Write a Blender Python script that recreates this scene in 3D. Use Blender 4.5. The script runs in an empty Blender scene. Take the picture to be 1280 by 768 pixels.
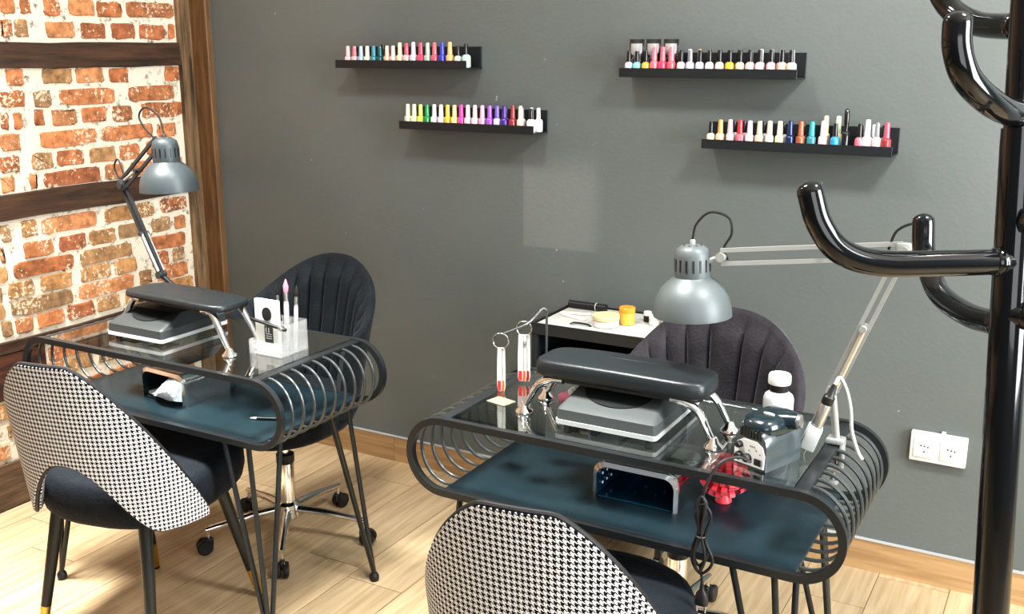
import bpy, bmesh, math, random
from mathutils import Vector, Matrix
R = math.radians
random.seed(7)
SC = bpy.context.scene
COL = SC.collection
GZ = 0.755            # top of the table glass
SZ = 0.585            # top of the lower shelf

# ------------------------------------------------------------------ materials
MATS = {}
def nodes_of(m):
    m.use_nodes = True
    nt = m.node_tree
    return nt, nt.nodes['Principled BSDF']
def pbr(name, col, rough=.5, metal=0., noise=0., nscale=30., bump=0., bscale=200., sheen=0., coat=0., trans=0., ior=1.45, emit=None, spec=.5):
    if name in MATS: return MATS[name]
    m = bpy.data.materials.new(name)
    nt, b = nodes_of(m)
    b.inputs['Base Color'].default_value = (*col, 1)
    b.inputs['Roughness'].default_value = rough
    b.inputs['Metallic'].default_value = metal
    b.inputs['Specular IOR Level'].default_value = spec
    b.inputs['Sheen Weight'].default_value = sheen
    b.inputs['Coat Weight'].default_value = coat
    b.inputs['Transmission Weight'].default_value = trans
    b.inputs['IOR'].default_value = ior
    if emit:
        b.inputs['Emission Color'].default_value = (*emit[0], 1); b.inputs['Emission Strength'].default_value = emit[1]
    tc = nt.nodes.new('ShaderNodeTexCoord')
    n = nt.nodes.new('ShaderNodeTexNoise'); n.inputs['Scale'].default_value = nscale; n.inputs['Detail'].default_value = 5
    nt.links.new(tc.outputs['Object'], n.inputs['Vector'])
    mr = nt.nodes.new('ShaderNodeMapRange')
    k = max(noise, .02)
    mr.inputs['To Min'].default_value = 1 - k; mr.inputs['To Max'].default_value = 1 + k
    nt.links.new(n.outputs['Fac'], mr.inputs['Value'])
    mx = nt.nodes.new('ShaderNodeMix'); mx.data_type = 'RGBA'; mx.blend_type = 'MULTIPLY'; mx.inputs['Factor'].default_value = 1
    mx.inputs['A'].default_value = (*col, 1)
    nt.links.new(mr.outputs['Result'], mx.inputs['B'])
    nt.links.new(mx.outputs['Result'], b.inputs['Base Color'])
    if bump:
        n2 = nt.nodes.new('ShaderNodeTexNoise'); n2.inputs['Scale'].default_value = bscale; n2.inputs['Detail'].default_value = 4
        nt.links.new(tc.outputs['Object'], n2.inputs['Vector'])
        bp = nt.nodes.new('ShaderNodeBump'); bp.inputs['Strength'].default_value = bump; bp.inputs['Distance'].default_value = .01
        nt.links.new(n2.outputs['Fac'], bp.inputs['Height']); nt.links.new(bp.outputs['Normal'], b.inputs['Normal'])
    MATS[name] = m
    return m

def glass(name, tint, refl=1.0, rough=.02, milky=0.):
    if name in MATS: return MATS[name]
    m = bpy.data.materials.new(name); m.use_nodes = True
    nt = m.node_tree; nt.nodes.clear()
    out = nt.nodes.new('ShaderNodeOutputMaterial')
    tr = nt.nodes.new('ShaderNodeBsdfTransparent'); tr.inputs['Color'].default_value = (*tint, 1)
    gl = nt.nodes.new('ShaderNodeBsdfGlossy'); gl.inputs['Roughness'].default_value = rough
    lw = nt.nodes.new('ShaderNodeLayerWeight'); lw.inputs['Blend'].default_value = .5
    pw = nt.nodes.new('ShaderNodeMath'); pw.operation = 'POWER'; pw.inputs[1].default_value = 4.; nt.links.new(lw.outputs['Facing'], pw.inputs[0])
    fr = nt.nodes.new('ShaderNodeMath'); fr.operation = 'MULTIPLY_ADD'; fr.inputs[1].default_value = .96; fr.inputs[2].default_value = .04; nt.links.new(pw.outputs[0], fr.inputs[0])
    mu = nt.nodes.new('ShaderNodeMath'); mu.operation = 'MULTIPLY'; mu.inputs[1].default_value = refl; mu.use_clamp = True
    mix = nt.nodes.new('ShaderNodeMixShader')
    nt.links.new(fr.outputs[0], mu.inputs[0]); nt.links.new(mu.outputs[0], mix.inputs[0])
    df = nt.nodes.new('ShaderNodeBsdfDiffuse'); df.inputs['Color'].default_value = (.9, .9, .9, 1)
    m2 = nt.nodes.new('ShaderNodeMixShader'); m2.inputs[0].default_value = milky
    nt.links.new(tr.outputs[0], m2.inputs[1]); nt.links.new(df.outputs[0], m2.inputs[2])
    nt.links.new(m2.outputs[0], mix.inputs[1]); nt.links.new(gl.outputs[0], mix.inputs[2]); nt.links.new(mix.outputs[0], out.inputs[0])
    MATS[name] = m
    return m

def math_node(nt, op, a, b=None):
    n = nt.nodes.new('ShaderNodeMath'); n.operation = op
    for i, v in ((0, a), (1, b)):
        if v is None: continue
        if isinstance(v, (int, float)): n.inputs[i].default_value = v
        else: nt.links.new(v, n.inputs[i])
    return n.outputs[0]

def houndstooth(name, thread=.00145):
    m = bpy.data.materials.new(name)
    nt, b = nodes_of(m)
    uv = nt.nodes.new('ShaderNodeUVMap'); uv.uv_map = 'UVMap'
    sp = nt.nodes.new('ShaderNodeSeparateXYZ'); nt.links.new(uv.outputs[0], sp.inputs[0])
    M = lambda op, a, c=None: math_node(nt, op, a, c)
    u = M('FLOOR', M('DIVIDE', sp.outputs[0], thread)); v = M('FLOOR', M('DIVIDE', sp.outputs[1], thread))
    twill = M('LESS_THAN', M('FLOORED_MODULO', M('ADD', u, v), 4), 1.5)
    warp = M('LESS_THAN', M('FLOORED_MODULO', u, 8), 3.5); weft = M('LESS_THAN', M('FLOORED_MODULO', v, 8), 3.5)
    dark = M('ADD', M('MULTIPLY', twill, warp), M('MULTIPLY', M('SUBTRACT', 1, twill), weft))
    mx = nt.nodes.new('ShaderNodeMix'); mx.data_type = 'RGBA'
    mx.inputs['A'].default_value = (.66, .68, .71, 1); mx.inputs['B'].default_value = (.006, .006, .008, 1)
    nt.links.new(dark, mx.inputs['Factor']); nt.links.new(mx.outputs['Result'], b.inputs['Base Color'])
    b.inputs['Roughness'].default_value = .9; b.inputs['Specular IOR Level'].default_value = .1
    return m

def wall_paint():
    m = bpy.data.materials.new('grey_wall_paint')
    nt, b = nodes_of(m)
    tc = nt.nodes.new('ShaderNodeTexCoord')
    n = nt.nodes.new('ShaderNodeTexNoise'); n.inputs['Scale'].default_value = 1.1; n.inputs['Detail'].default_value = 3; n.inputs['Roughness'].default_value = .45
    nt.links.new(tc.outputs['Object'], n.inputs['Vector'])
    cr = nt.nodes.new('ShaderNodeValToRGB')
    cr.color_ramp.elements[0].position = .35; cr.color_ramp.elements[0].color = (.098, .112, .108, 1)
    cr.color_ramp.elements[1].position = .70; cr.color_ramp.elements[1].color = (.128, .143, .139, 1)
    nt.links.new(n.outputs['Fac'], cr.inputs[0])
    # small pale scuffs
    n2 = nt.nodes.new('ShaderNodeTexNoise'); n2.inputs['Scale'].default_value = 26; n2.inputs['Detail'].default_value = 2
    nt.links.new(tc.outputs['Object'], n2.inputs['Vector'])
    c2 = nt.nodes.new('ShaderNodeValToRGB'); c2.color_ramp.elements[0].position = .76; c2.color_ramp.elements[1].position = .80
    nt.links.new(n2.outputs['Fac'], c2.inputs[0])
    mx = nt.nodes.new('ShaderNodeMix'); mx.data_type = 'RGBA'
    mx.inputs['B'].default_value = (.34, .34, .33, 1)
    nt.links.new(c2.outputs[0], mx.inputs['Factor']); nt.links.new(cr.outputs[0], mx.inputs['A'])
    # a faintly lighter rectangle in the wall colour
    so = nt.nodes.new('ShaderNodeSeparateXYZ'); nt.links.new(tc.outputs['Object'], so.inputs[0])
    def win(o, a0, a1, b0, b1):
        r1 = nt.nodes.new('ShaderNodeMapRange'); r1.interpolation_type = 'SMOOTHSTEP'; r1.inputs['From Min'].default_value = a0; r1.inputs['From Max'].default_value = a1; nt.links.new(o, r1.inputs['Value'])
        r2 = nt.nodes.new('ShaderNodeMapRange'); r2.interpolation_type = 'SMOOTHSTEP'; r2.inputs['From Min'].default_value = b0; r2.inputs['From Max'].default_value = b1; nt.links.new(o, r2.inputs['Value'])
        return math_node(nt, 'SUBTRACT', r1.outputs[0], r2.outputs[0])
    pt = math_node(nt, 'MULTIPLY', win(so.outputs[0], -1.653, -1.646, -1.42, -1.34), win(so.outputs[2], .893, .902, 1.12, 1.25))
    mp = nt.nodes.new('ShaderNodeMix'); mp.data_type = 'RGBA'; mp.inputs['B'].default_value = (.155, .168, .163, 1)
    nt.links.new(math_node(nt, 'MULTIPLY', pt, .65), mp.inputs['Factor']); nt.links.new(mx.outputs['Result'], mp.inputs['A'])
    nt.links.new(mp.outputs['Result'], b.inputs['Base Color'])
    b.inputs['Roughness'].default_value = .42; b.inputs['Specular IOR Level'].default_value = .5
    n3 = nt.nodes.new('ShaderNodeTexNoise'); n3.inputs['Scale'].default_value = 90; n3.inputs['Detail'].default_value = 3
    nt.links.new(tc.outputs['Object'], n3.inputs['Vector'])
    bp = nt.nodes.new('ShaderNodeBump'); bp.inputs['Strength'].default_value = .06; bp.inputs['Distance'].default_value = .01
    nt.links.new(n3.outputs['Fac'], bp.inputs['Height']); nt.links.new(bp.outputs['Normal'], b.inputs['Normal'])
    return m

def brick_mat():
    m = bpy.data.materials.new('old_brick')
    nt, b = nodes_of(m)
    at = nt.nodes.new('ShaderNodeAttribute'); at.attribute_name = 'tone'
    tc = nt.nodes.new('ShaderNodeTexCoord')
    n = nt.nodes.new('ShaderNodeTexNoise'); n.inputs['Scale'].default_value = 38; n.inputs['Detail'].default_value = 6
    nt.links.new(tc.outputs['Object'], n.inputs['Vector'])
    mr = nt.nodes.new('ShaderNodeMapRange'); mr.inputs['From Min'].default_value = .3; mr.inputs['From Max'].default_value = .7
    mr.inputs['To Min'].default_value = .55; mr.inputs['To Max'].default_value = 1.4
    nt.links.new(n.outputs['Fac'], mr.inputs['Value'])
    mu = nt.nodes.new('ShaderNodeMix'); mu.data_type = 'RGBA'; mu.blend_type = 'MULTIPLY'; mu.inputs['Factor'].default_value = 1
    nt.links.new(at.outputs['Color'], mu.inputs['A']); nt.links.new(mr.outputs['Result'], mu.inputs['B'])
    # lime flecks left on the brick faces
    n2 = nt.nodes.new('ShaderNodeTexNoise'); n2.inputs['Scale'].default_value = 75; n2.inputs['Detail'].default_value = 4; n2.inputs['Roughness'].default_value = .65
    nt.links.new(tc.outputs['Object'], n2.inputs['Vector'])
    n3 = nt.nodes.new('ShaderNodeTexNoise'); n3.inputs['Scale'].default_value = 9; n3.inputs['Detail'].default_value = 2
    nt.links.new(tc.outputs['Object'], n3.inputs['Vector'])
    s = math_node(nt, 'ADD', n2.outputs['Fac'], math_node(nt, 'MULTIPLY', math_node(nt, 'SUBTRACT', n3.outputs['Fac'], .5), .55))
    cr = nt.nodes.new('ShaderNodeValToRGB'); cr.color_ramp.elements[0].position = .585; cr.color_ramp.elements[1].position = .64
    nt.links.new(s, cr.inputs[0])
    mx = nt.nodes.new('ShaderNodeMix'); mx.data_type = 'RGBA'; mx.inputs['B'].default_value = (.60, .50, .37, 1)
    nt.links.new(cr.outputs[0], mx.inputs['Factor']); nt.links.new(mu.outputs['Result'], mx.inputs['A'])
    nt.links.new(mx.outputs['Result'], b.inputs['Base Color'])
    b.inputs['Roughness'].default_value = .9
    bp = nt.nodes.new('ShaderNodeBump'); bp.inputs['Strength'].default_value = .5; bp.inputs['Distance'].default_value = .006
    nt.links.new(n2.outputs['Fac'], bp.inputs['Height']); nt.links.new(bp.outputs['Normal'], b.inputs['Normal'])
    return m

def mortar_mat():
    m = bpy.data.materials.new('lime_mortar')
    nt, b = nodes_of(m)
    tc = nt.nodes.new('ShaderNodeTexCoord')
    n = nt.nodes.new('ShaderNodeTexNoise'); n.inputs['Scale'].default_value = 30; n.inputs['Detail'].default_value = 8; n.inputs['Roughness'].default_value = .7
    nt.links.new(tc.outputs['Object'], n.inputs['Vector'])
    cr = nt.nodes.new('ShaderNodeValToRGB'); e = cr.color_ramp.elements
    e[0].position = .33; e[0].color = (.14, .10, .065, 1); e[1].position = .45; e[1].color = (.70, .645, .53, 1)
    nt.links.new(n.outputs['Fac'], cr.inputs[0]); nt.links.new(cr.outputs[0], b.inputs['Base Color'])
    b.inputs['Roughness'].default_value = .95
    bp = nt.nodes.new('ShaderNodeBump'); bp.inputs['Strength'].default_value = .7; bp.inputs['Distance'].default_value = .012
    nt.links.new(n.outputs['Fac'], bp.inputs['Height']); nt.links.new(bp.outputs['Normal'], b.inputs['Normal'])
    return m

def timber(name, dark, light, axis, rough=.65, scale=1.):
    m = bpy.data.materials.new(name)
    nt, b = nodes_of(m)
    tc = nt.nodes.new('ShaderNodeTexCoord')
    mp = nt.nodes.new('ShaderNodeMapping')
    sc = [40 * scale] * 3; sc[axis] = 3.5 * scale
    mp.inputs['Scale'].default_value = sc
    nt.links.new(tc.outputs['Object'], mp.inputs[0])
    n = nt.nodes.new('ShaderNodeTexNoise'); n.inputs['Scale'].default_value = 1.; n.inputs['Detail'].default_value = 7; n.inputs['Roughness'].default_value = .65
    nt.links.new(mp.outputs[0], n.inputs['Vector'])
    cr = nt.nodes.new('ShaderNodeValToRGB'); e = cr.color_ramp.elements
    e[0].position = .33; e[0].color = (*dark, 1); e[1].position = .68; e[1].color = (*light, 1)
    nt.links.new(n.outputs['Fac'], cr.inputs[0]); nt.links.new(cr.outputs[0], b.inputs['Base Color'])
    b.inputs['Roughness'].default_value = rough
    bp = nt.nodes.new('ShaderNodeBump'); bp.inputs['Strength'].default_value = .5; bp.inputs['Distance'].default_value = .005
    nt.links.new(n.outputs['Fac'], bp.inputs['Height']); nt.links.new(bp.outputs['Normal'], b.inputs['Normal'])
    return m

def oak_mat(name, axis=1, k=1.0, c0=(.345, .255, .150), c1=(.495, .382, .242)):
    m = bpy.data.materials.new(name)
    nt, b = nodes_of(m)
    tc = nt.nodes.new('ShaderNodeTexCoord'); at = nt.nodes.new('ShaderNodeAttribute'); at.attribute_name = 'tone'
    off = nt.nodes.new('ShaderNodeVectorMath'); off.operation = 'MULTIPLY_ADD'
    nt.links.new(at.outputs['Color'], off.inputs[0]); off.inputs[1].default_value = (9, 9, 9); nt.links.new(tc.outputs['Object'], off.inputs[2])
    mp = nt.nodes.new('ShaderNodeMapping'); sc = [58, 58, 58]; sc[axis] = 3.2; mp.inputs['Scale'].default_value = sc
    nt.links.new(off.outputs[0], mp.inputs[0])
    n = nt.nodes.new('ShaderNodeTexNoise'); n.inputs['Scale'].default_value = 1; n.inputs['Detail'].default_value = 6; n.inputs['Distortion'].default_value = .6
    nt.links.new(mp.outputs[0], n.inputs['Vector'])
    cr = nt.nodes.new('ShaderNodeValToRGB'); e = cr.color_ramp.elements
    e[0].position = .30; e[0].color = (*[v * k for v in c0], 1); e[1].position = .66; e[1].color = (*[v * k for v in c1], 1)
    nt.links.new(n.outputs['Fac'], cr.inputs[0])
    sp = nt.nodes.new('ShaderNodeSeparateColor'); nt.links.new(at.outputs['Color'], sp.inputs[0])
    mr = nt.nodes.new('ShaderNodeMapRange'); mr.inputs['To Min'].default_value = .84; mr.inputs['To Max'].default_value = 1.12
    nt.links.new(sp.outputs[0], mr.inputs['Value'])
    mu = nt.nodes.new('ShaderNodeMix'); mu.data_type = 'RGBA'; mu.blend_type = 'MULTIPLY'; mu.inputs['Factor'].default_value = 1
    nt.links.new(cr.outputs[0], mu.inputs['A']); nt.links.new(mr.outputs['Result'], mu.inputs['B'])
    nt.links.new(mu.outputs['Result'], b.inputs['Base Color'])
    b.inputs['Roughness'].default_value = .42
    bp = nt.nodes.new('ShaderNodeBump'); bp.inputs['Strength'].default_value = .12; bp.inputs['Distance'].default_value = .003
    nt.links.new(n.outputs['Fac'], bp.inputs['Height']); nt.links.new(bp.outputs['Normal'], b.inputs['Normal'])
    return m

def velvet(name, col, sheen):
    m = pbr(name, col, rough=.75, noise=.75, nscale=16, bump=.25, bscale=120, sheen=sheen, spec=.2)
    b = m.node_tree.nodes['Principled BSDF']
    b.inputs['Sheen Roughness'].default_value = .35
    b.inputs['Sheen Tint'].default_value = (.75, .78, .85, 1)
    return m

# ------------------------------------------------------------------ mesh builder
class MB:
    def __init__(s): s.v = []; s.f = []; s.m = []; s.uv = {}; s.tone = None
    def add(s, vs, fs, mi=0, uvs=None):
        o = len(s.v); s.v += [tuple(v) for v in vs]
        for f in fs: s.f.append([i + o for i in f]); s.m.append(mi)
        if uvs:
            for i, u in enumerate(uvs): s.uv[o + i] = u
        return s
    def box(s, lo, hi, mi=0, M=None):
        x0, y0, z0 = lo; x1, y1, z1 = hi
        vs = [(x0,y0,z0),(x1,y0,z0),(x1,y1,z0),(x0,y1,z0),(x0,y0,z1),(x1,y0,z1),(x1,y1,z1),(x0,y1,z1)]
        if M: vs = [M @ Vector(v) for v in vs]
        return s.add(vs, [(0,3,2,1),(4,5,6,7),(0,1,5,4),(1,2,6,5),(2,3,7,6),(3,0,4,7)], mi)
    def rbox(s, lo, hi, r=.004, seg=3, mi=0, M=None):
        bm = bmesh.new(); bmesh.ops.create_cube(bm, size=1)
        lo = Vector(lo); hi = Vector(hi); c = (lo + hi) / 2; d = hi - lo
        for v in bm.verts: v.co = Vector((v.co.x * d.x, v.co.y * d.y, v.co.z * d.z)) + c
        r = min(r, min(d) * .49)
        bmesh.ops.bevel(bm, geom=bm.edges[:], offset=r, segments=seg, profile=.5, affect='EDGES')
        bm.verts.index_update()
        vs = [(M @ v.co) if M else v.co.copy() for v in bm.verts]
        fs = [[v.index for v in f.verts] for f in bm.faces]; bm.free()
        return s.add(vs, fs, mi)
    def rings(s, rs, mi=0, cap0=True, cap1=True, closed=False):
        n = len(rs[0]); vs = [p for r in rs for p in r]; fs = []
        K = len(rs)
        for k in range(K if closed else K - 1):
            a = k * n; b = ((k + 1) % K) * n
            for i in range(n):
                j = (i + 1) % n
                fs.append((a + i, a + j, b + j, b + i))
        if not closed:
            if cap0: fs.append(tuple(range(n - 1, -1, -1)))
            if cap1: fs.append(tuple(range((K - 1) * n, K * n)))
        return s.add(vs, fs, mi)
    def tube(s, pts, r, seg=10, mi=0, closed=False, flat=None, ref=None):
        pts = [Vector(p) for p in pts]; K = len(pts)
        rad = r if isinstance(r, (list, tuple)) else [r] * K
        rs = []; nrm = None
        for k in range(K):
            if closed: t = pts[(k + 1) % K] - pts[k - 1]
            else: t = pts[min(k + 1, K - 1)] - pts[max(k - 1, 0)]
            t.normalize()
            if ref is not None: nrm = Vector(ref)
            elif nrm is None:
                nrm = Vector((0, 0, 1)) if abs(t.z) < .9 else Vector((1, 0, 0))
            nrm = (nrm - t * nrm.dot(t)); nrm.normalize()
            bn = t.cross(nrm)
            ring = []
            for i in range(seg):
                a = 2 * math.pi * i / seg
                ra, rb = (rad[k], rad[k]) if flat is None else (rad[k] * flat, rad[k])
                if seg == 4: a += math.pi / 4; ra *= 1.4142; rb *= 1.4142
                ring.append(pts[k] + nrm * (math.cos(a) * ra) + bn * (math.sin(a) * rb))
            rs.append(ring)
        return s.rings(rs, mi, closed=closed)
    def lathe(s, prof, c=(0,0,0), seg=24, mi=0, M=None, sx=1., sy=1.):
        rs = []
        for r, z in prof:
            rs.append([((M @ Vector((math.cos(2*math.pi*i/seg) * r * sx, math.sin(2*math.pi*i/seg) * r * sy, z))) if M else
                        Vector((c[0] + math.cos(2*math.pi*i/seg) * r * sx, c[1] + math.sin(2*math.pi*i/seg) * r * sy, c[2] + z))) for i in range(seg)])
        return s.rings(rs, mi)
    def prism(s, poly, z0, z1, mi=0, M=None, bev=0.):
        """poly in xy, extruded z0..z1, optional small chamfer"""
        n = len(poly); c = Vector((sum(p[0] for p in poly) / n, sum(p[1] for p in poly) / n))
        def ring(z, off):
            out = []
            for p in poly:
                d = Vector(p) - c; L = d.length
                q = c + d * (max(0, L - off) / L if L else 1)
                out.append(M @ Vector((q.x, q.y, z)) if M else Vector((q.x, q.y, z)))
            return out
        rs = [ring(z0, 0), ring(z1, 0)] if not bev else [ring(z0, bev), ring(z0 + bev * .3, bev * .3), ring(z0 + bev, 0), ring(z1 - bev, 0), ring(z1 - bev * .3, bev * .3), ring(z1, bev)]
        return s.rings(rs, mi)
    def grid(s, fn, nu, nv, mi=0, uvf=None):
        vs = []; us = []
        for i in range(nu + 1):
            for j in range(nv + 1):
                vs.append(fn(i / nu, j / nv))
                if uvf: us.append(uvf(i / nu, j / nv))
        fs = [(i*(nv+1)+j, (i+1)*(nv+1)+j, (i+1)*(nv+1)+j+1, i*(nv+1)+j+1) for i in range(nu) for j in range(nv)]
        return s.add(vs, fs, mi, us if uvf else None)
    def build(s, name, mats, parent=None, smooth=35, loc=None, recalc=True, weld=False):
        me = bpy.data.meshes.new(name)
        me.from_pydata(s.v, [], s.f)
        if not isinstance(mats, (list, tuple)): mats = [mats]
        for m in mats: me.materials.append(m)
        me.polygons.foreach_set('material_index', s.m)
        if s.uv:
            ul = me.uv_layers.new(name='UVMap')
            for l in me.loops: ul.data[l.index].uv = s.uv.get(l.vertex_index, (0, 0))
        if s.tone:
            ca = me.color_attributes.new('tone', 'FLOAT_COLOR', 'POINT')
            for i, c in enumerate(s.tone): ca.data[i].color = (*c, 1)
        if recalc or weld:
            bm = bmesh.new(); bm.from_mesh(me)
            if weld: bmesh.ops.remove_doubles(bm, verts=bm.verts[:], dist=1e-5)
            bmesh.ops.recalc_face_normals(bm, faces=bm.faces[:])
            bm.to_mesh(me); bm.free()
        if smooth:
            me.polygons.foreach_set('use_smooth', [True] * len(me.polygons))
            me.set_sharp_from_angle(angle=R(smooth))
        me.update()
        o = bpy.data.objects.new(name, me); COL.objects.link(o)
        if parent: o.parent = parent
        if loc: o.location = loc
        return o

def tag(o, label=None, cat=None, group=None, kind=None):
    if label: o['label'] = label
    if cat: o['category'] = cat
    if group: o['group'] = group
    if kind: o['kind'] = kind
    return o
def thing(name, loc, label, cat, group=None, rz=0.):
    o = bpy.data.objects.new(name, None); COL.objects.link(o); o.empty_display_size = .05
    o.location = loc; o.rotation_euler = (0, 0, rz)
    return tag(o, label, cat, group)
def copy_tree(o, parent=None):
    c = o.copy(); COL.objects.link(c); c.parent = parent
    for ch in list(o.children): copy_tree(ch, c)
    return c
def cr(pts, n=8, closed=False):
    """Catmull-Rom through pts"""
    P = [Vector(p) for p in pts]; out = []; K = len(P)
    for k in range(K if closed else K - 1):
        if closed: p0, p1, p2, p3 = P[k-1], P[k], P[(k+1) % K], P[(k+2) % K]
        else:
            p1, p2 = P[k], P[k+1]; p0 = P[k-1] if k else p1*2 - p2; p3 = P[k+2] if k + 2 < K else p2*2 - p1
        for i in range(n):
            t = i / n
            out.append(.5 * ((2*p1) + (p2-p0)*t + (2*p0-5*p1+4*p2-p3)*t*t + (3*p1-p0-3*p2+p3)*t**3))
    if not closed: out.append(P[-1])
    return out
def axisM(p, d, up=(0,0,1)):
    """matrix whose local +z runs along d from p"""
    d = Vector(d).normalized()
    return Matrix.Translation(Vector(p)) @ d.to_track_quat('Z', 'Y').to_matrix().to_4x4()
def superell(a, b, n, k, cx=0, cy=0):
    out = []
    for i in range(k):
        t = 2 * math.pi * i / k; c, s_ = math.cos(t), math.sin(t)
        out.append((cx + a * math.copysign(abs(c) ** (2/n), c), cy + b * math.copysign(abs(s_) ** (2/n), s_)))
    return out

# ------------------------------------------------------------------ palette
BLACK_STEEL = pbr('black_powder_coat', (.026, .030, .032), rough=.30, metal=.4, noise=.15, nscale=60)
WIRE = pbr('dark_steel_wire', (.085, .095, .098), rough=.28, metal=.65)
SHELF_STEEL = pbr('dark_shelf_sheet', (.012, .024, .032), rough=.34, noise=.35, nscale=14)
LEDGE_BLACK = pbr('black_ledge_paint', (.010, .012, .014), rough=.42)
CHROME = pbr('chrome', (.82, .82, .80), rough=.10, metal=1)
SATIN = pbr('brushed_steel', (.55, .55, .54), rough=.32, metal=1)
LAMP_GREY = pbr('lamp_grey_enamel', (.088, .104, .106), rough=.45, metal=.2)
LAMP_DARK = pbr('lamp_dark_grey_enamel', (.055, .068, .074), rough=.42, metal=.2)
ARM_WHITE = pbr('pale_grey_enamel', (.30, .31, .30), rough=.35, metal=.3)
ARM_DARK = pbr('dark_grey_enamel', (.05, .055, .06), rough=.35, metal=.3)
BLACK_PL = pbr('black_plastic', (.012, .012, .013), rough=.4)
GLOSS_BLACK = pbr('gloss_black_enamel', (.005, .006, .007), rough=.12, coat=.35, spec=.4)
LEATHER = pbr('black_leatherette', (.012, .016, .018), rough=.36, bump=.05, bscale=300)
VELVET = velvet('black_velvet', (.008, .011, .014), .12)
VELVET2 = velvet('charcoal_velvet', (.024, .022, .026), .38)
SEAT_BLACK = velvet('black_seat_velvet', (.006, .009, .013), .06)
GOLD = pbr('brass_tip', (.62, .42, .11), rough=.28, metal=1)
HOUND = houndstooth('houndstooth_weave')
PIPING = pbr('black_piping', (.008, .008, .009), rough=.6)
GREY_PL = pbr('grey_plastic', (.056, .065, .066), rough=.55, spec=.3)
DGREY_PL = pbr('dark_grey_plastic', (.030, .035, .036), rough=.45)
WHITE_PL = pbr('white_plastic', (.60, .60, .58), rough=.35)
PALE_PL = pbr('pale_grey_plastic', (.38, .40, .40), rough=.4)
TABLE_GLASS = glass('table_glass', (.86, .92, .91), refl=2.0)
ACRYLIC = glass('clear_acrylic', (.96, .97, .97), refl=2.2, rough=.12, milky=.16)
PAPER = pbr('white_paper', (.62, .62, .60), rough=.7)
TOWEL = pbr('white_towel', (.62, .66, .70), rough=.95, bump=.5, bscale=160)

# ------------------------------------------------------------------ room
def structure(name, mb, mats, smooth=0):
    o = mb.build(name, mats, smooth=smooth); o['kind'] = 'structure'; return o
BY = 3.03; LX = -3.126
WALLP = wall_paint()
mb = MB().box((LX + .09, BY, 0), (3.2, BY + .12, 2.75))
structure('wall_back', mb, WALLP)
mb = MB().box((LX - .2, -1.6, 2.75), (3.2, BY + .12, 2.85))
structure('ceiling', mb, pbr('ceiling_paint', (.75, .75, .73), rough=.9))

# floor of wood-look planks laid along y, 0.2 m wide
mb = MB(); mb.tone = []
mb.box((LX - .2, -1.6, -.06), (3.2, BY + .12, -.0025), 1); mb.tone += [(.5,.5,.5)] * 8
known = {-1.807: 2.213, -2.207: 2.851, -.607: 2.787, -.407: 2.995}
x = -1.807 - .2 * 7
while x < 3.2:
    key = [k for k in known if abs(k - x) < .05]
    y = (known[key[0]] if key else random.uniform(1.9, 3.1)) - 1.2 * 4
    while y < BY + .12:
        y0 = max(y + .0012, -1.6); y1 = min(y + 1.2 - .0012, BY - .002)
        if y1 > y0 + .01:
            t = random.random(); t2 = random.random()
            mb.box((x + .0012, y0, -.0025), (x + .2 - .0012, y1, 0)); mb.tone += [(t, t2, t)] * 8
        y += 1.2
    x += .2
structure('floor', mb, [oak_mat('oak_planks'), pbr('grout', (.16, .115, .07), rough=.9)])
mb = MB(); mb.tone = []
x = LX + .02
for w in (.9, 1.2, 1.2, 1.2, 1.2, 1.2):
    x1 = min(x + w, 3.2)
    if x1 > x:
        mb.box((x, BY - .012, 0), (x1 - .0015, BY, .098)); t = random.random(); mb.tone += [(t, random.random(), t)] * 8
    x += w
structure('baseboard_back', mb, oak_mat('oak_skirting', 0, 1., (.27, .165, .078), (.40, .265, .135)))
mb = MB().box((LX + .02, BY - .014, .098), (3.2, BY, .1015))
structure('trim_1', mb, pbr('caulk_white', (.34, .34, .33), rough=.7))

# brick wall, course by course
ROWS = [
(1.685, [(2.207, 2.258), (2.28, 2.317), (2.367, 2.429), (2.465, 2.573), (2.582, 2.691), (2.712, 2.938)]),
(1.611, [(2.198, 2.241), (2.249, 2.301), (2.368, 2.479), (2.506, 2.612), (2.638, 2.742), (2.765, 2.884), (2.902, 2.932)]),
(1.455, [(2.198, 2.264), (2.335, 2.45), (2.469, 2.585), (2.611, 2.696), (2.868, 2.938)]),
(1.385, [(2.169, 2.256), (2.292, 2.358), (2.389, 2.626), (2.688, 2.906)]),
(1.318, [(2.16, 2.189), (2.208, 2.237), (2.287, 2.322), (2.353, 2.454), (2.476, 2.581), (2.61, 2.698), (2.745, 2.939)]),
(1.246, [(2.151, 2.223), (2.298, 2.531), (2.557, 2.786), (2.81, 2.90)]),
(1.177, [(2.141, 2.21), (2.26, 2.339), (2.358, 2.464), (2.493, 2.606), (2.624, 2.719), (2.75, 2.85)]),
(1.11, [(2.133, 2.183), (2.243, 2.269), (2.297, 2.529), (2.551, 2.639), (2.67, 2.77), (2.80, 2.92)]),
(0.952, [(2.112, 2.148), (2.19, 2.25), (2.268, 2.496), (2.53, 2.763), (2.795, 2.927)]),
(0.881, [(2.102, 2.116), (2.188, 2.303), (2.33, 2.441), (2.459, 2.572), (2.588, 2.702), (2.744, 2.836), (2.858, 2.914)]),
(0.815, [(2.143, 2.38), (2.409, 2.64), (2.707, 2.906)]),
(0.752, [(2.114, 2.211), (2.238, 2.365), (2.403, 2.532), (2.55, 2.654), (2.728, 2.812), (2.835, 2.896)]),
(0.69, [(2.117, 2.361), (2.389, 2.636), (2.661, 2.723), (2.748, 2.905)]),
(0.629, [(2.076, 2.112), (2.124, 2.191), (2.21, 2.317), (2.332, 2.445), (2.459, 2.561), (2.59, 2.70), (2.72, 2.93)]),
]
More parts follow.
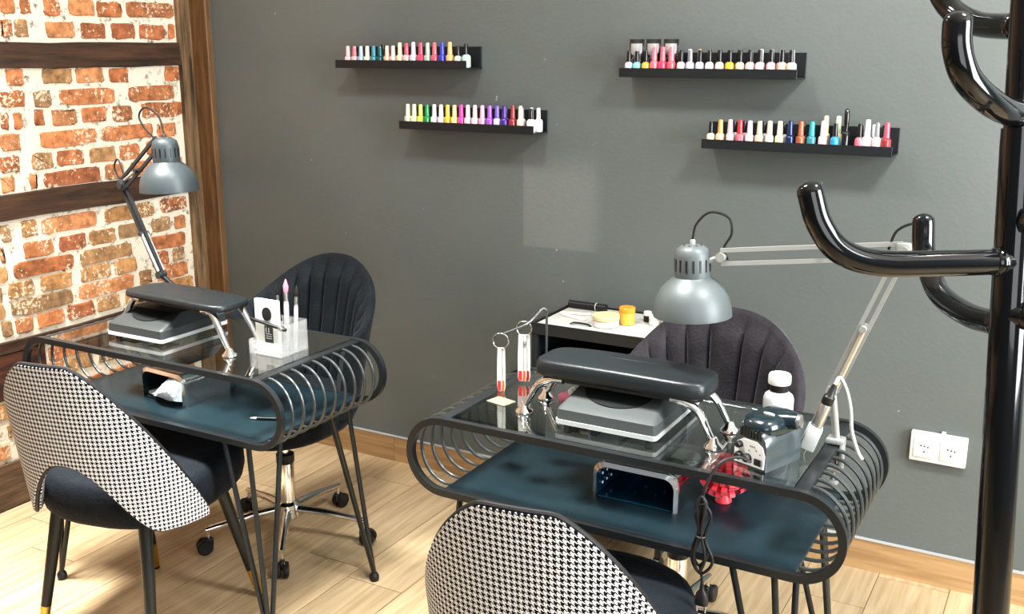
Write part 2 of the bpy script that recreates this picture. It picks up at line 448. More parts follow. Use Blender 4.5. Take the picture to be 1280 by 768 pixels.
for z_ in (2.62, 2.54, 2.46, 2.38, 2.30, 2.22, 2.14, 2.06, 1.98, 1.91, 1.84, 1.762, .50, .44, .345, .275, .205):
    ROWS.append((z_, []))
def brick_wall():
    mb = MB(); mb.tone = []
    mb.box((LX - .2, -1.6, 0), (LX, BY + .12, 2.75), 1); mb.tone += [(1,1,1)] * 8
    rnd = random.Random(11)
    orange = [(.40,.145,.055), (.45,.175,.07), (.33,.115,.048), (.46,.20,.085), (.38,.15,.06)]
    olive = [(.34,.19,.085), (.38,.20,.08), (.30,.18,.09)]
    def brick(y0, y1, z, h):
        if y1 - y0 < .012: return
        pal = orange if rnd.random() < (.9 if z > 1.0 else .5) else olive
        c = rnd.choice(pal); k = rnd.uniform(.8, 1.15); c = tuple(v * k for v in c)
        n = 22; poly = superell((y1 - y0) / 2, h / 2, 7, n)
        cy = (y0 + y1) / 2; zc = z + rnd.uniform(-.003, .003)
        tilt = rnd.uniform(-.012, .012)
        jj = [rnd.uniform(-.0035, .0035) for _ in range(n)]; jk = [rnd.uniform(-.0035, .0035) for _ in range(n)]
        rs = []
        for dx, sh in ((-.002, 0), (.004, .001), (.0065, .005)):
            ring = []
            for i, (a, b) in enumerate(poly):
                L = math.hypot(a, b); q = max(0, L - sh) / L
                ring.append((LX + dx, cy + a * q + jj[i], zc + b * q + jk[i] + tilt * a))
            rs.append(ring)
        o = len(mb.v); mb.rings(rs, 0); mb.tone += [c] * (len(mb.v) - o)
    for k, (z, lst) in enumerate(ROWS):
        h = .055
        y = 2.05 if lst else 2.95
        if lst: y = lst[0][0] - .025
        for a, b in lst: brick(a, b, z, h)
        header = k % 2
        while y > -1.6:
            w = (.108 if header else .228) * rnd.uniform(.9, 1.05)
            if rnd.random() < .2: w = .11
            brick(y - w, y, z, h); y -= w + rnd.uniform(.018, .034)
    return mb
structure('wall_left', brick_wall(), [brick_mat(), mortar_mat()])

# timber frame in the brick wall
DARKWOOD = timber('dark_beam_wood', (.018, .008, .004), (.085, .040, .018), 1)
POSTWOOD = timber('rough_post_wood', (.030, .016, .007), (.27, .17, .085), 2, .8)
BOARDWOOD = timber('brown_board_wood', (.075, .036, .013), (.185, .100, .042), 2, .55)
def beam(name, y0, y1, z0, z1, x1=.014, mat=DARKWOOD):
    mb = MB(); n = 40; rnd = random.Random(name)
    rs = []
    for i in range(n + 1):
        y = y0 + (y1 - y0) * i / n; e = [rnd.uniform(-.003, .003) for _ in range(4)]
        rs.append([(LX - .01, y, z0 + e[0]), (LX + x1 + e[2] * .5, y, z0 + .003 + e[0]), (LX + x1 + e[3] * .5, y, z1 - .003 + e[1]), (LX - .01, y, z1 + e[1])])
    mb.rings(rs); structure(name, mb, mat)
beam('trim_2', -1.6, 2.945, 1.482, 1.570)
beam('trim_3', -1.6, 2.945, .990, 1.079)
beam('trim_4', -1.6, 2.945, .545, .585)
beam('trim_5', -1.6, 2.22, .385, .546, .010, timber('reddish_beam_wood', (.022, .008, .005), (.10, .035, .018), 1))
beam('trim_6', -1.6, 2.945, 0, .165, .012, timber('sole_beam_wood', (.025, .014, .008), (.16, .10, .055), 1, .85))
mb = MB().rbox((LX - .01, 2.942, 0), (LX + .020, 3.03, 2.75), .006, 2)
structure('trim_7', mb, POSTWOOD)
mb = MB().rbox((LX - .01, BY - .028, 0), (LX + .100, BY + .06, 2.75), .004, 2)
structure('trim_8', mb, BOARDWOOD)

# ------------------------------------------------------------------ wire manicure tables
def make_table(loc, label):
    T = thing('manicure_table', loc, label, 'table', 'wire-ended manicure tables')
    hx, hy, zt, zb = .395, .21, .747, .577
    r = (zt - zb) / 2; zc = (zt + zb) / 2
    def stadium():
        pts = []
        for i in range(25):
            a = math.pi / 2 - math.pi * i / 24; pts.append((hx + r * math.cos(a), zc + r * math.sin(a)))
        for i in range(25):
            a = -math.pi / 2 - math.pi * i / 24; pts.append((-hx + r * math.cos(a), zc + r * math.sin(a)))
        return pts
    for sy in (-1, 1):
        MB().tube([(x, sy * hy, z) for x, z in stadium()], .008, 4, closed=True, flat=.95, ref=(0, 1, 0)).build('loop_frame', BLACK_STEEL, T, 30)
    for sx in (-1, 1):
        MB().rbox((sx*hx - .014, -hy + .008, zt - .006), (sx*hx + .014, hy - .008, zt + .006), .002, 2).build('cross_bar', BLACK_STEEL, T)
    MB().rbox((-hx + .015, -hy + .0085, zt + .001), (hx - .015, hy - .0085, GZ), .001, 1).build('glass_top', TABLE_GLASS, T)
    MB().rbox((-hx, -hy + .008, zb - .003), (hx, hy - .008, SZ), .002, 2).build('lower_shelf', SHELF_STEEL, T)
    for sx in (-1, 1):
        for k in range(9):
            y = -hy + (k + 1) * (2 * hy) / 10
            pts = [(sx * (hx + .012), y, zt)]
            for i in range(0, 21):
                a = math.pi / 2 - math.pi * i / 20
                pts.append((sx * (hx + .013 + (r - .013) * math.cos(a)), y, zc + r * math.sin(a)))
            pts.append((sx * (hx - .002), y, zb))
            MB().tube(pts, .0042, 8).build('loop_wire', WIRE, T)
    for sx in (-1, 1):
        for sy in (-1, 1):
            mb = MB(); foot = Vector((sx * .413, sy * .225, .022))
            for tx, ty in ((.270, .200), (.355, .200), (.375, .100)):
                mb.tube([(sx * tx, sy * ty, zb - .002), tuple(foot)], .0068, 10)
            lg = mb.build('leg', BLACK_STEEL, T)
            MB().lathe([(.004, .0), (.012, .001), (.0145, .010), (.014, .018), (.009, .026), (.003, .028)], (foot.x, foot.y, 0), 16).build('foot', BLACK_PL, lg)
    return T
make_table((-2.135, 2.01, 0), 'black wire-ended glass manicure table beside the brick wall')
make_table((-.789, 2.01, 0), 'black wire-ended glass manicure table beside the coat stand and wall outlet')

# ------------------------------------------------------------------ houndstooth side chairs
def smooth01(t): t = max(0., min(1., t)); return t * t * (3 - 2 * t)
def make_side_chair():
    Cc = thing('side_chair', (0, 0, 0), '', 'chair', 'houndstooth dining chairs at the front')
    PH = R(80)
    def ztop(ph):
        q = (abs(ph) / PH - .185) / .815
        q = max(0, q + .08) / 1.08
        return .828 - .43 * (q ** 1.30)
    def zbot(ph):
        return .380 + .187 * (1 - smooth01(abs(ph) / PH / .60))
    def P(u, v, off=0.):
        ph = -PH + 2 * PH * u
        z = zbot(ph) + (ztop(ph) - zbot(ph)) * v
        lift = (z - .40) / .40
        a = .257 + .029 * lift - off; b = .246 + .061 * lift - off
        s_, c_ = math.sin(ph), math.cos(ph)
        n = 2.38
        return Vector((a * math.copysign(abs(s_) ** (2/n), s_), -b * math.copysign(abs(c_) ** (2/n), c_), z))
    NU, NV = 96, 18
    # arc length around the shell, so that the weave keeps its size
    arc = [0.]
    def plan(u):
        ph = -PH + 2 * PH * u; s_, c_ = math.sin(ph), math.cos(ph); n = 2.5
        return Vector((.275 * math.copysign(abs(s_) ** (2/n), s_), -.285 * abs(c_) ** (2/n)))
    for i in range(960): arc.append(arc[-1] + (plan((i + 1) / 960) - plan(i / 960)).length)
    def uvf(u, v):
        ph = -PH + 2 * PH * u
        return (arc[int(round(u * 960))], zbot(ph) + (ztop(ph) - zbot(ph)) * v)
    def skin(o0, o1):
        mb = MB()
        mb.grid(lambda u, v: P(u, v, o0), NU, NV, 0, uvf)
        mb.grid(lambda u, v: P(1 - u, v, o1), NU, NV, 0, lambda u, v: uvf(1 - u, v))
        for vv in (0, 1):
            mb.grid(lambda u, t: P(u, vv, o0 + (o1 - o0) * t), NU, 2, 0, lambda u, t: uvf(u, vv))
        for uu in (0, 1):
            mb.grid(lambda v, t: P(uu, v, o0 + (o1 - o0) * t), NV, 2, 0, lambda v, t: uvf(uu, v))
        return mb
    skin(0, .012).build('backrest', HOUND, Cc, 40, weld=True)
    # padded inner face, bulging away from the rim
    mb = MB()
    def Q(u, v):
        e = min(1, 5 * min(u, 1 - u) + .02); g = min(1, 4 * min(v, 1 - v) + .02)
        return P(u, v, .014 + .026 * math.sqrt(e * g))
    mb.grid(Q, NU, NV, 0, uvf); mb.grid(lambda u, v: P(u, v, .012), NU, NV, 0, uvf)
    for vv in (0, 1): mb.grid(lambda u, t: P(u, vv, .012) * (1 - t) + Q(u, vv) * t, NU, 1, 0, lambda u, t: uvf(u, vv))
    mb.build('inner_padding', HOUND, Cc, 40, weld=True)
    edge = [P(i / 60, 1, .008) + Vector((0, 0, .002)) for i in range(61)] + [P(1, 1 - j / 8, .008) for j in range(1, 9)] + \
           [P(1 - i / 60, 0, .008) for i in range(1, 61)] + [P(0, j / 8, .008) for j in range(1, 8)]
    MB().tube(edge, .0055, 8, closed=True).build('piping', PIPING, Cc)
    # seat: deep upholstered pad
    mb = MB(); rs = []
    for z, k in ((.365, .80), (.372, .90), (.39, .965), (.42, .995), (.46, .99), (.480, .955), (.490, .90), (.4945, .78), (.496, .5), (.4965, .2)):
        rs.append([(x, y, z) for x, y in superell(.237 * k, .250 * k, 2.7, 48, 0, .032)])
    mb.rings(rs).build('seat', SEAT_BLACK, Cc, 60)
    for sx in (-1, 1):
        for sy in (-1, 1):
            t0 = Vector((sx * .150, sy * .140, .375)); t1 = Matrix.Rotation(R(-7), 3, 'Z') @ Vector((sx * .198, sy * .215 + .012, 0)); t0 = Matrix.Rotation(R(-7), 3, 'Z') @ t0
            d = t1 - t0; tip = t0 + d * .745
            lg = MB().tube([t0, tip], [.018, .0135], 16).build('leg', pbr('black_lacquer', (.010, .012, .013), rough=.3), Cc)
            tp = MB().tube([tip, t0 + d * .975], [.0139, .0110], 16).build('leg_tip', GOLD, lg); tp['label'] = 'brass leg tip'
            MB().tube([t0 + d * .972, t1], [.0108, .0100], 12).build('foot_pad', BLACK_PL, lg)
    return Cc
c1 = make_side_chair()
c1['label'] = 'houndstooth chair with black seat in front of the table by the brick wall'
c1.location = (-2.137, 1.760, 0); c1.rotation_euler = (0, 0, .203)
c2 = copy_tree(c1)
c2['label'] = 'nearest houndstooth chair, cut by the bottom edge, at the table beside the coat stand'
c2.location = (-.782, 1.632, 0); c2.rotation_euler = (0, 0, .145)

# ------------------------------------------------------------------ velvet swivel chairs
def make_swivel(loc, rz, label, mat, base_rot=0., shape=(.308, .319, .878, .183, 85.6, 2.26, 15)):
    a1, b1, z0, dz, phd, nn, NCH = shape
    Cc = thing('swivel_chair', loc, label, 'chair', 'velvet swivel chairs behind the tables', rz)
    PH = R(phd)          # back at local +y
    def ztop(ph):
        q = abs(ph) / PH
        return z0 - dz * smooth01(q) ** 1.03
    zb_ = .44
    def P(u, v, off=0.):
        ph = -PH + 2 * PH * u
        z = zb_ + (ztop(ph) - zb_) * v
        lift = (z - .44) / .44
        a = .232 + (a1 - .232) * lift - off; b = .225 + (b1 - .225) * lift - off
        s_, c_ = math.sin(ph), math.cos(ph); n = nn
        return Vector((a * math.copysign(abs(s_) ** (2/n), s_), b * math.copysign(abs(c_) ** (2/n), c_), z))
    NU, NV = NCH * 10, 18
    mb = MB()
    mb.grid(lambda u, v: P(u, v, 0), NU, NV)
    def inner(u, v):
        ph = (u - .5) * 2 * PH
        t = (u * NCH) % 1.0
        if abs(u * NCH - round(u * NCH)) < 1e-4: t = 0.
        puff = math.sqrt(max(0., 1 - (2 * t - 1) ** 2)) ** .8
        fade = smooth01((1 - v) * 7)
        return P(u, v, .026 + .021 * puff * fade + .004 * fade)
    mb.grid(inner, NU, NV)
    for vv in (0, 1): mb.grid(lambda u, t: P(u, vv, 0) * (1 - t) + inner(u, vv) * t + Vector((0, 0, (.014 if vv else 0) * math.sin(math.pi * t))), NU, 4)
    for uu in (0, 1): mb.grid(lambda v, t: P(uu, v, 0) * (1 - t) + inner(uu, v) * t + Vector((0, -.014 * math.sin(math.pi * t), 0)), NV, 4)
    mb.build('backrest', mat, Cc, 50, weld=True)
    mb = MB(); rs = []
    for z, k in ((.385, .80), (.392, .90), (.41, .97), (.44, 1.), (.475, .99), (.492, .95), (.502, .85), (.506, .6), (.507, .2)):
        rs.append([(x, y, z) for x, y in superell(.222 * k, .225 * k, 2.6, 48, 0, -.015)])
    mb.rings(rs).build('seat', mat, Cc, 60)
    MB().lathe([(.09, .366), (.095, .372), (.095, .386), (.05, .39)], seg=24).build('seat_plate', BLACK_PL, Cc)
    col = MB().lathe([(.022, .10), (.026, .105), (.026, .285), (.024, .29), (.014, .292), (.014, .37)], seg=20).build('gas_lift', CHROME, Cc)
    MB().lathe([(.027, .262), (.029, .265), (.029, .292), (.024, .295)], seg=20).build('collar', BLACK_PL, col)
    MB().lathe([(.030, .075), (.038, .08), (.038, .122), (.030, .130), (.026, .131)], seg=24).build('hub', CHROME, Cc)
    for k in range(5):
        a = base_rot + 2 * math.pi * k / 5; d = Vector((math.cos(a), math.sin(a), 0))
        pts = [d * .03 + Vector((0, 0, .104)), d * .12 + Vector((0, 0, .100)), d * .22 + Vector((0, 0, .086)), d * .262 + Vector((0, 0, .080))]
        lg = MB().tube(pts, [.015, .014, .0115, .010], 12, flat=.85).build('base_arm', CHROME, Cc)
        tip = d * .256
        s = MB().tube([tip + Vector((0, 0, .080)), tip + Vector((0, 0, .046))], .0055, 10).build('caster_stem', CHROME, lg)
        w = MB(); ax = Vector((-d.y, d.x, 0)); wc = tip + d * .012 + Vector((0, 0, .025))
        for sgn in (-1, 1):
            M = axisM(wc + ax * (.004 if sgn > 0 else -.020), ax)
            w.lathe([(.006, 0), (.023, .0005), (.025, .004), (.025, .012), (.022, .016), (.006, .0162)], seg=20, M=M)
        w.rbox((-.016, -.008, .0), (.018, .008, .030), .006, 3, M=Matrix.Translation(tip + Vector((0, 0, .022))) @ Matrix.Rotation(a, 4, 'Z'))
        w.build('caster', BLACK_PL, lg)
    return Cc
make_swivel((-2.134, 2.329, 0), -.027, 'black velvet channel-back swivel chair behind the table by the brick wall', VELVET, R(20))
make_swivel((-.815, 2.347, 0), -.159, 'charcoal velvet channel-back swivel chair behind the table beside the coat stand', VELVET2, R(26), (.320, .253, .872, .232, 98, 2.5, 15))

# ------------------------------------------------------------------ armrests
def make_armrest(loc, label, rz=0., mat=LEATHER, th=1.):
    A = thing('hand_cushion', loc, label, 'hand rest', 'padded manicure hand rests', rz)
    mb = MB(); rs = []
    L, W = .198, .072
    for z, k in ((.094, .93), (.0955, .975), (.101, .995), (.106, 1.), (.115, .995), (.124, .975), (.1285, .94), (.131, .86), (.132, .6), (.1325, .3)):
        o = (1 - k) * .075
        rs.append([(x, y, .1325 - (.1325 - z) * th + .004 * (1 - (x / L) ** 2)) for x, y in superell(L - o, W - o, 5, 56)])
    mb.rings(rs).build('pad', mat, A, 60)
    rs = [[(x, y, .1325 - (.1325 - z) * th) for x, y in superell(L - .012, W - .010, 5, 48)] for z in (.088, .095)]
    MB().rings(rs).build('pad_base', BLACK_PL, A)
    for sx in (-1, 1):
        for sy in (-1, 1):
            y = sy * .054
            q = .1325 - .0415 * th
            pts = cr([(sx * .125, y * .9, q), (sx * .158, y * .93, q - .004), (sx * .186, y * .97, .070), (sx * .205, y, .038), (sx * .2165, y, .018)], 6)
            n = len(pts)
            lg = MB().tube(pts, [.0125 - .0045 * i / (n - 1) for i in range(n)], 12, flat=.8).build('leg', CHROME, A)
            MB().lathe([(.018, 0), (.0205, .002), (.0195, .006), (.012, .013), (.0085, .021), (.006, .024)], (sx * .220, y, .0), 20).build('bell_foot', CHROME, lg)
    return A
make_armrest((-.822, 1.975, GZ), 'thick black padded hand rest on chrome legs over the grey dust collector, right table')
make_armrest((-2.150, 1.985, GZ), 'thin black padded hand rest on chrome legs over the dark box, left table', R(-3), th=.5)

# ------------------------------------------------------------------ nail dust collectors
def make_collector(loc, label, body, rim, w, d, rz=0.):
    D = thing('nail_dust_collector', loc, label, 'dust collector', 'nail dust collectors under the hand rests', rz)
    mb = MB(); hw, hd = w / 2, d / 2
    def ring(z, fx, y0, y1):
        p = []
        P4 = [(-hw * fx, y0), (hw * fx, y0), (hw * fx, y1), (-hw * fx, y1)]; rr = .010
        for i, (x, y) in enumerate(P4):
            sx = 1 if x > 0 else -1; sy = -1 if i < 2 else 1
            cx, cy = x - sx * rr, y - sy * rr
            a0 = {(-1,-1): 180, (1,-1): 270, (1,1): 0, (-1,1): 90}[(sx, sy)]
            for k in range(4):
                a = R(a0 + 30 * k); p.append((cx + rr * math.cos(a), cy + rr * math.sin(a), z))
        return p
    mb.rings([ring(.022, 1, -hd, hd), ring(.044, .99, -hd + .002, hd - .002), ring(.047, .975, -hd + .006, hd - .006), ring(.052, .95, -hd + .020, hd - .014), ring(.078, .84, -hd + .082, hd - .040), ring(.080, .80, -hd + .090, hd - .046)])
    mb.build('housing', body, D, 25)
    # oval intake on the sloped front, lying on the slope
    a = Vector((0, -hd + .020, .052)); b = Vector((0, -hd + .082, .078)); n = (b - a).cross(Vector((-1, 0, 0))).normalized()
    if n.z < 0: n = -n
    up = (b - a).normalized()
    mo = MB(); pts = []
    M = Matrix.Translation(b + n * .0006 + up * -.004) @ Matrix(((1, up.x, n.x), (0, up.y, n.y), (0, up.z, n.z))).to_4x4()
    half = [(math.cos(math.pi + math.pi * i / 24) * hw * .68, math.sin(math.pi + math.pi * i / 24) * .052) for i in range(25)]
    mo.prism(half, 0, .0015, M=M).build('intake', pbr('intake_mesh', (.010, .012, .012), rough=.7, spec=.15), D)
    # pale base plate with slotted underside
    mb = MB(); mb.rings([ring(.012, 1.02, -hd - .002, hd + .002), ring(.022, 1.02, -hd - .002, hd + .002)])
    bp = mb.build('base_plate', rim, D, 25)
    mb = MB()
    for g in (-.27, .27):
        for k in range(10):
            x = g * w + (k - 4.5) * .0068
            mb.box((x - .0021, -hd + .025, .0108), (x + .0021, -hd + .078, .0121))
    mb.build('vent_slots', BLACK_PL, bp)
    for sx in (-1, 1):
        for sy in (-1, 1):
            MB().lathe([(.007, 0), (.009, .002), (.009, .012)], (sx * (hw - .02), sy * (hd - .02), 0), 12).build('foot', BLACK_PL, D)
    return D
make_collector((-.822, 2.004, GZ), 'grey dust collector box under the hand rest on the right table', GREY_PL, PALE_PL, .228, .275)
make_collector((-2.255, 2.010, GZ), 'dark charcoal dust collector box under the hand rest on the left table', DGREY_PL, PALE_PL, .215, .25)

# ------------------------------------------------------------------ curing lamps on the lower shelves
def make_uv(loc, label, rz, shell, inner, leds, w=.2, d=.19, h=.085):
    U = thing('nail_curing_lamp', loc, label, 'nail lamp', 'nail curing lamps on the lower shelves', rz)
    def arch(k, hh, th, n=14):
        """open arch outline in xz, outer"""
        rr = .028 * k; pts = [(-w/2 * k, 0)]
        for i in range(n + 1):
            a = math.pi - (math.pi / 2) * i / n; pts.append((-w/2 * k + rr + rr * math.cos(a), hh - rr + rr * math.sin(a)))
        for i in range(n + 1):
            a = math.pi / 2 - (math.pi / 2) * i / n; pts.append((w/2 * k - rr + rr * math.cos(a), hh - rr + rr * math.sin(a)))
        pts.append((w/2 * k, 0)); return pts
    O = arch(1, h, 0); I = arch(.90, h - .011, 0); N = len(O)
    mb = MB()
    ys = [-d/2, -d/2 + .006, d/2 - .03, d/2]
    ks = [.99, 1, .98, .86]
    rs = [[(x * k, y, z * k) for x, z in O] for y, k in zip(ys, ks)]
    for a, b in zip(rs[:-1], rs[1:]):
        o = len(mb.v); mb.v += a + b
        for i in range(N - 1): mb.f.append([o + i, o + i + 1, o + N + i + 1, o + N + i]); mb.m.append(0)
    o = len(mb.v); mb.v += rs[-1]; mb.f.append([o + i for i in range(N)]); mb.m.append(0)
    # front lip between outer and inner outlines
    o = len(mb.v); mb.v += rs[0] + [(x, -d/2 - .004, z) for x, z in I]
    for i in range(N - 1): mb.f.append([o + i, o + i + 1, o + N + i + 1, o + N + i]); mb.m.append(0)
    mb.build('housing', shell, U, 40)
    mb = MB()
    r2 = [[(x, y, max(z, .004)) for x, z in I] for y in (-d/2 - .004, d/2 - .035)]
    mb.v += r2[0] + r2[1]
    for i in range(N - 1): mb.f.append([i, i + 1, N + i + 1, N + i]); mb.m.append(0)
    o = len(mb.v); mb.v += r2[1]; mb.f.append([o + i for i in range(N)]); mb.m.append(0)
    li = mb.build('lining', inner, U, 40)
    MB().rbox((-w*.44, -d/2 - .002, .0), (w*.44, d/2 - .036, .004), .001, 1).build('base_plate', inner, U)
    bw = w * .45 - .002
    if leds:
        for i, (x, z) in enumerate([(-.06, .052), (-.035, .034), (-.010, .050), (.012, .036), (.036, .052), (.060, .034)]):
            MB().lathe([(.0036, 0), (.0030, .0018), (.001, .0025)], seg=10, M=axisM((x, d/2 - .036, z), (0, -1, 0))).build('led', leds, li)
        for i in range(6):
            MB().lathe([(.0036, 0), (.0030, .0018), (.001, .0025)], seg=10, M=axisM((-bw, -.070 + .024 * (i // 2), .024 + .022 * (i % 2)), (1, 0, 0))).build('led', leds, li)
    return U
LED = pbr('led_lens', (.85, .9, .95), rough=.2)
make_uv((-.776, 2.03, SZ), 'open-fronted nail curing lamp with dark blue lining on the right table\'s shelf', 0,
        pbr('dark_chrome', (.66, .68, .68), rough=.16, metal=1), pbr('blue_mirror_lining', (.02, .10, .19), rough=.12, metal=.7), LED)
make_uv((-2.185, 2.01, SZ), 'open-fronted nail curing lamp holding a white towel on the left table\'s shelf', R(-4),
        pbr('dark_chrome', (.66, .68, .68), rough=.16, metal=1), pbr('black_mirror_lining', (.03, .05, .055), rough=.15, metal=.6), None, .185, .19, .09)
# folded towel in the left lamp
mb = MB(); rs = []
for i in range(13):
    t = i / 12; x = -.090 + .165 * t; hgt = .006 + .072 * smooth01(t * 1.15) - .012 * max(0, t - .85) / .15
    wd = .02 + .05 * smooth01(t * 1.4)
    ring = []
    for k in range(20):
        a = 2 * math.pi * k / 20
        ring.append((x + .006 * math.sin(3 * a), -.01 + wd * math.cos(a) + .003 * math.sin(5 * a + i), max(0, hgt * .5 + hgt * .5 * math.sin(a) + .0025 * math.sin(4 * a + i * .9))))
    rs.append(ring)
tw = mb.rings(rs).build('towel', TOWEL, None, 60, loc=(-2.185, 1.958, SZ + .0045))
tag(tw, 'white folded towel inside the curing lamp on the left table\'s shelf', 'towel')

# ------------------------------------------------------------------ architect lamps
def make_lamp(base, foot, elbow, head, shade_c, ax, label, shade_mat, arm_mat, spring_mat, rim_r=.082, cable_pts=None, side=(0, 1, 0), clamp_rz=0., clamp_w=.022):
    """all points in world space; parts are stored relative to base"""
    B = Vector(base); T = thing('architect_lamp', base, label, 'lamp', 'adjustable desk lamps')
    L = lambda p: Vector(p) - B
    f, e, h = L(foot), L(elbow), L(head)
    side = Vector(side).normalized()
    # clamp with screw
    cl = MB()
    CM = Matrix.Rotation(clamp_rz, 4, 'Z')
    cl.rbox((-.018, -clamp_w, -.002), (.018, clamp_w, .010), .003, 2, M=CM)
    cl.rbox((-.018, -clamp_w, -.055), (-.010, clamp_w, .004), .003, 2, M=CM)
    cl.rbox((-.018, -clamp_w, -.062), (.018, clamp_w, -.053), .003, 2, M=CM)
    cl.lathe([(.004, -.085), (.004, -.030), (.009, -.029), (.009, -.021)], seg=12)
    cl.lathe([(.012, -.092), (.013, -.088), (.012, -.083)], seg=12)
    cl.build('clamp', arm_mat, T)
    MB().tube([(0, 0, .008), f * .5 + Vector((0, 0, .006)), f], .008, 12).build('pivot_post', arm_mat, T)
    pv = MB().tube([f - side * .014, f + side * .014], .011, 14).build('pivot', arm_mat, T)
    def arm(name, a, b, off):
        d = (b - a).normalized(); p = d.cross(side).normalized() * off
        A_ = MB()
        A_.tube([a + p, b + p], .0042, 4, ref=tuple(side)); A_.tube([a - p, b - p], .0042, 4, ref=tuple(side))
        o = A_.build(name, arm_mat, T, 30)
        return o, d, p
    lo, d, p = arm('lower_arm', f, e, .0085)
    for s_ in (-1, 1):
        a0 = f + d * .012 + side * (.010 * s_) - p * .6; a1 = f + d * (.46 * (e - f).length) + side * (.010 * s_) - p * .3
        MB().tube([a0, a1], .0045, 10).build('spring', spring_mat, lo)
    MB().tube([f + d * (.46 * (e - f).length) - side * .016, f + d * (.46 * (e - f).length) + side * .016], .007, 10).build('spring_pin', arm_mat, lo)
    MB().tube([e - side * .014, e + side * .014], .011, 14).build('elbow_joint', arm_mat, T)
    MB().rbox((-.014, -.010, -.016), (.014, .010, .016), .004, 2, M=Matrix.Translation(e)).build('elbow_bracket', arm_mat, T)
    up, d2, p2 = arm('upper_arm', e, h, .014)
    LL = (h - e).length
    MB().tube([e + d2 * .01 + p2 * .5, e + d2 * (.40 * LL) + p2 * -.4], .0045, 10).build('spring', spring_mat, up)
    MB().tube([e + d2 * (.40 * LL) - side * .014 - p2 * .6, e + d2 * (.40 * LL) + side * .014 - p2 * .6], .0065, 10).build('spring_pin', arm_mat, up)
    hb = MB().tube([h - side * .009, h + side * .009], .010, 14)
    S = L(shade_c); axd = Vector(ax).normalized()
    capc = S + axd * .105
    hb.tube([h, capc + (h - capc).normalized() * .030], .006, 10)
    hb.build('head_hinge', arm_mat, T)
    M = axisM(S, axd)
    prof = [(rim_r, 0), (rim_r * 1.0, .003), (rim_r * .985, .018), (rim_r * .93, .038), (rim_r * .81, .058), (rim_r * .62, .074), (rim_r * .50, .081)]
    mb = MB(); mb.lathe([(r - .002, z + .0005) for r, z in prof[::-1]] + prof + [(.0375, .084), (.037, .087)], seg=40, M=M)
    sh = mb.build('shade', shade_mat, T, 45)
    mb = MB(); mb.lathe([(.0370, .080), (.0380, .086), (.0370, .128), (.034, .142), (.024, .150), (.010, .153), (.004, .153)], seg=36, M=M)
    for k in range(16):
        a = 2 * math.pi * k / 16
        mb.box((-.0019, -.0011, -.013), (.0019, .0011, .013), 1, M=M @ Matrix.Rotation(a, 4, 'Z') @ Matrix.Translation((0, .0372, .110)))
    for k in range(8):
        a = 2 * math.pi * k / 8
        mb.lathe([(.0022, 0), (.0022, .0012)], seg=8, mi=1, M=M @ Matrix.Rotation(a, 4, 'Z') @ Matrix.Translation((0, .019, .1508)))
    mb.build('lamp_cap', [shade_mat, BLACK_PL], T, 45)
    MB().lathe([(.006, .152), (.006, .160), (.004, .163)], seg=12, M=M).build('cable_gland', arm_mat, T)
    MB().lathe([(.012, .085), (.014, .06), (.026, .045), (.030, .03), (.024, .012), (.010, .006), (.002, .005)], seg=24, M=M).build('bulb', pbr('frosted_bulb', (.85, .84, .8), rough=.3), T)
    if cable_pts:
        for cp in cable_pts:
            MB().tube([tuple(L(q)) for q in cr(cp, 8)], .0026, 8).build('cable', BLACK_PL if cp is not cable_pts[-1] or len(cable_pts) == 1 else BLACK_PL, T)
    return T
# right lamp: lies roughly in the plane y = 2.06
make_lamp((-.389, 2.073, .7575), (-.402, 2.06, .872), (-.290, 2.06, 1.172), (-.640, 2.03, 1.131), (-.696, 2.03, 1.000), (-.04, 0, 1),
          'pale grey architect lamp reaching left over the right table', LAMP_GREY, ARM_WHITE, pbr('cream_spring', (.42, .38, .29), rough=.35, metal=.4),
          .083, [[(-.7027, 2.03, 1.163), (-.696, 2.03, 1.195), (-.668, 2.03, 1.222), (-.628, 2.03, 1.214), (-.620, 2.03, 1.182), (-.636, 2.035, 1.150), (-.628, 2.04, 1.125)],
                 [(-.318, 2.06, 1.172), (-.305, 2.06, 1.21), (-.272, 2.06, 1.225), (-.26, 2.06, 1.19), (-.275, 2.065, 1.15)]], clamp_rz=math.pi, clamp_w=.0155)
make_lamp((-2.36, 2.222, .7575), (-2.425, 2.15, .880), (-2.535, 2.13, 1.150), (-2.335, 2.10, 1.290), (-2.305, 2.10, 1.150), (-.03, 0, 1),
          'dark grey architect lamp bent in front of the brick wall', LAMP_DARK, ARM_DARK, pbr('steel_spring', (.5, .5, .48), rough=.35, metal=.5),
          .083, [[(-2.309, 2.10, 1.312), (-2.325, 2.10, 1.36), (-2.375, 2.10, 1.385), (-2.405, 2.10, 1.36), (-2.385, 2.10, 1.325), (-2.345, 2.10, 1.295)],
                 [(-2.54, 2.13, 1.155), (-2.565, 2.13, 1.20), (-2.545, 2.13, 1.225), (-2.52, 2.125, 1.18)]], clamp_rz=-math.pi / 2)

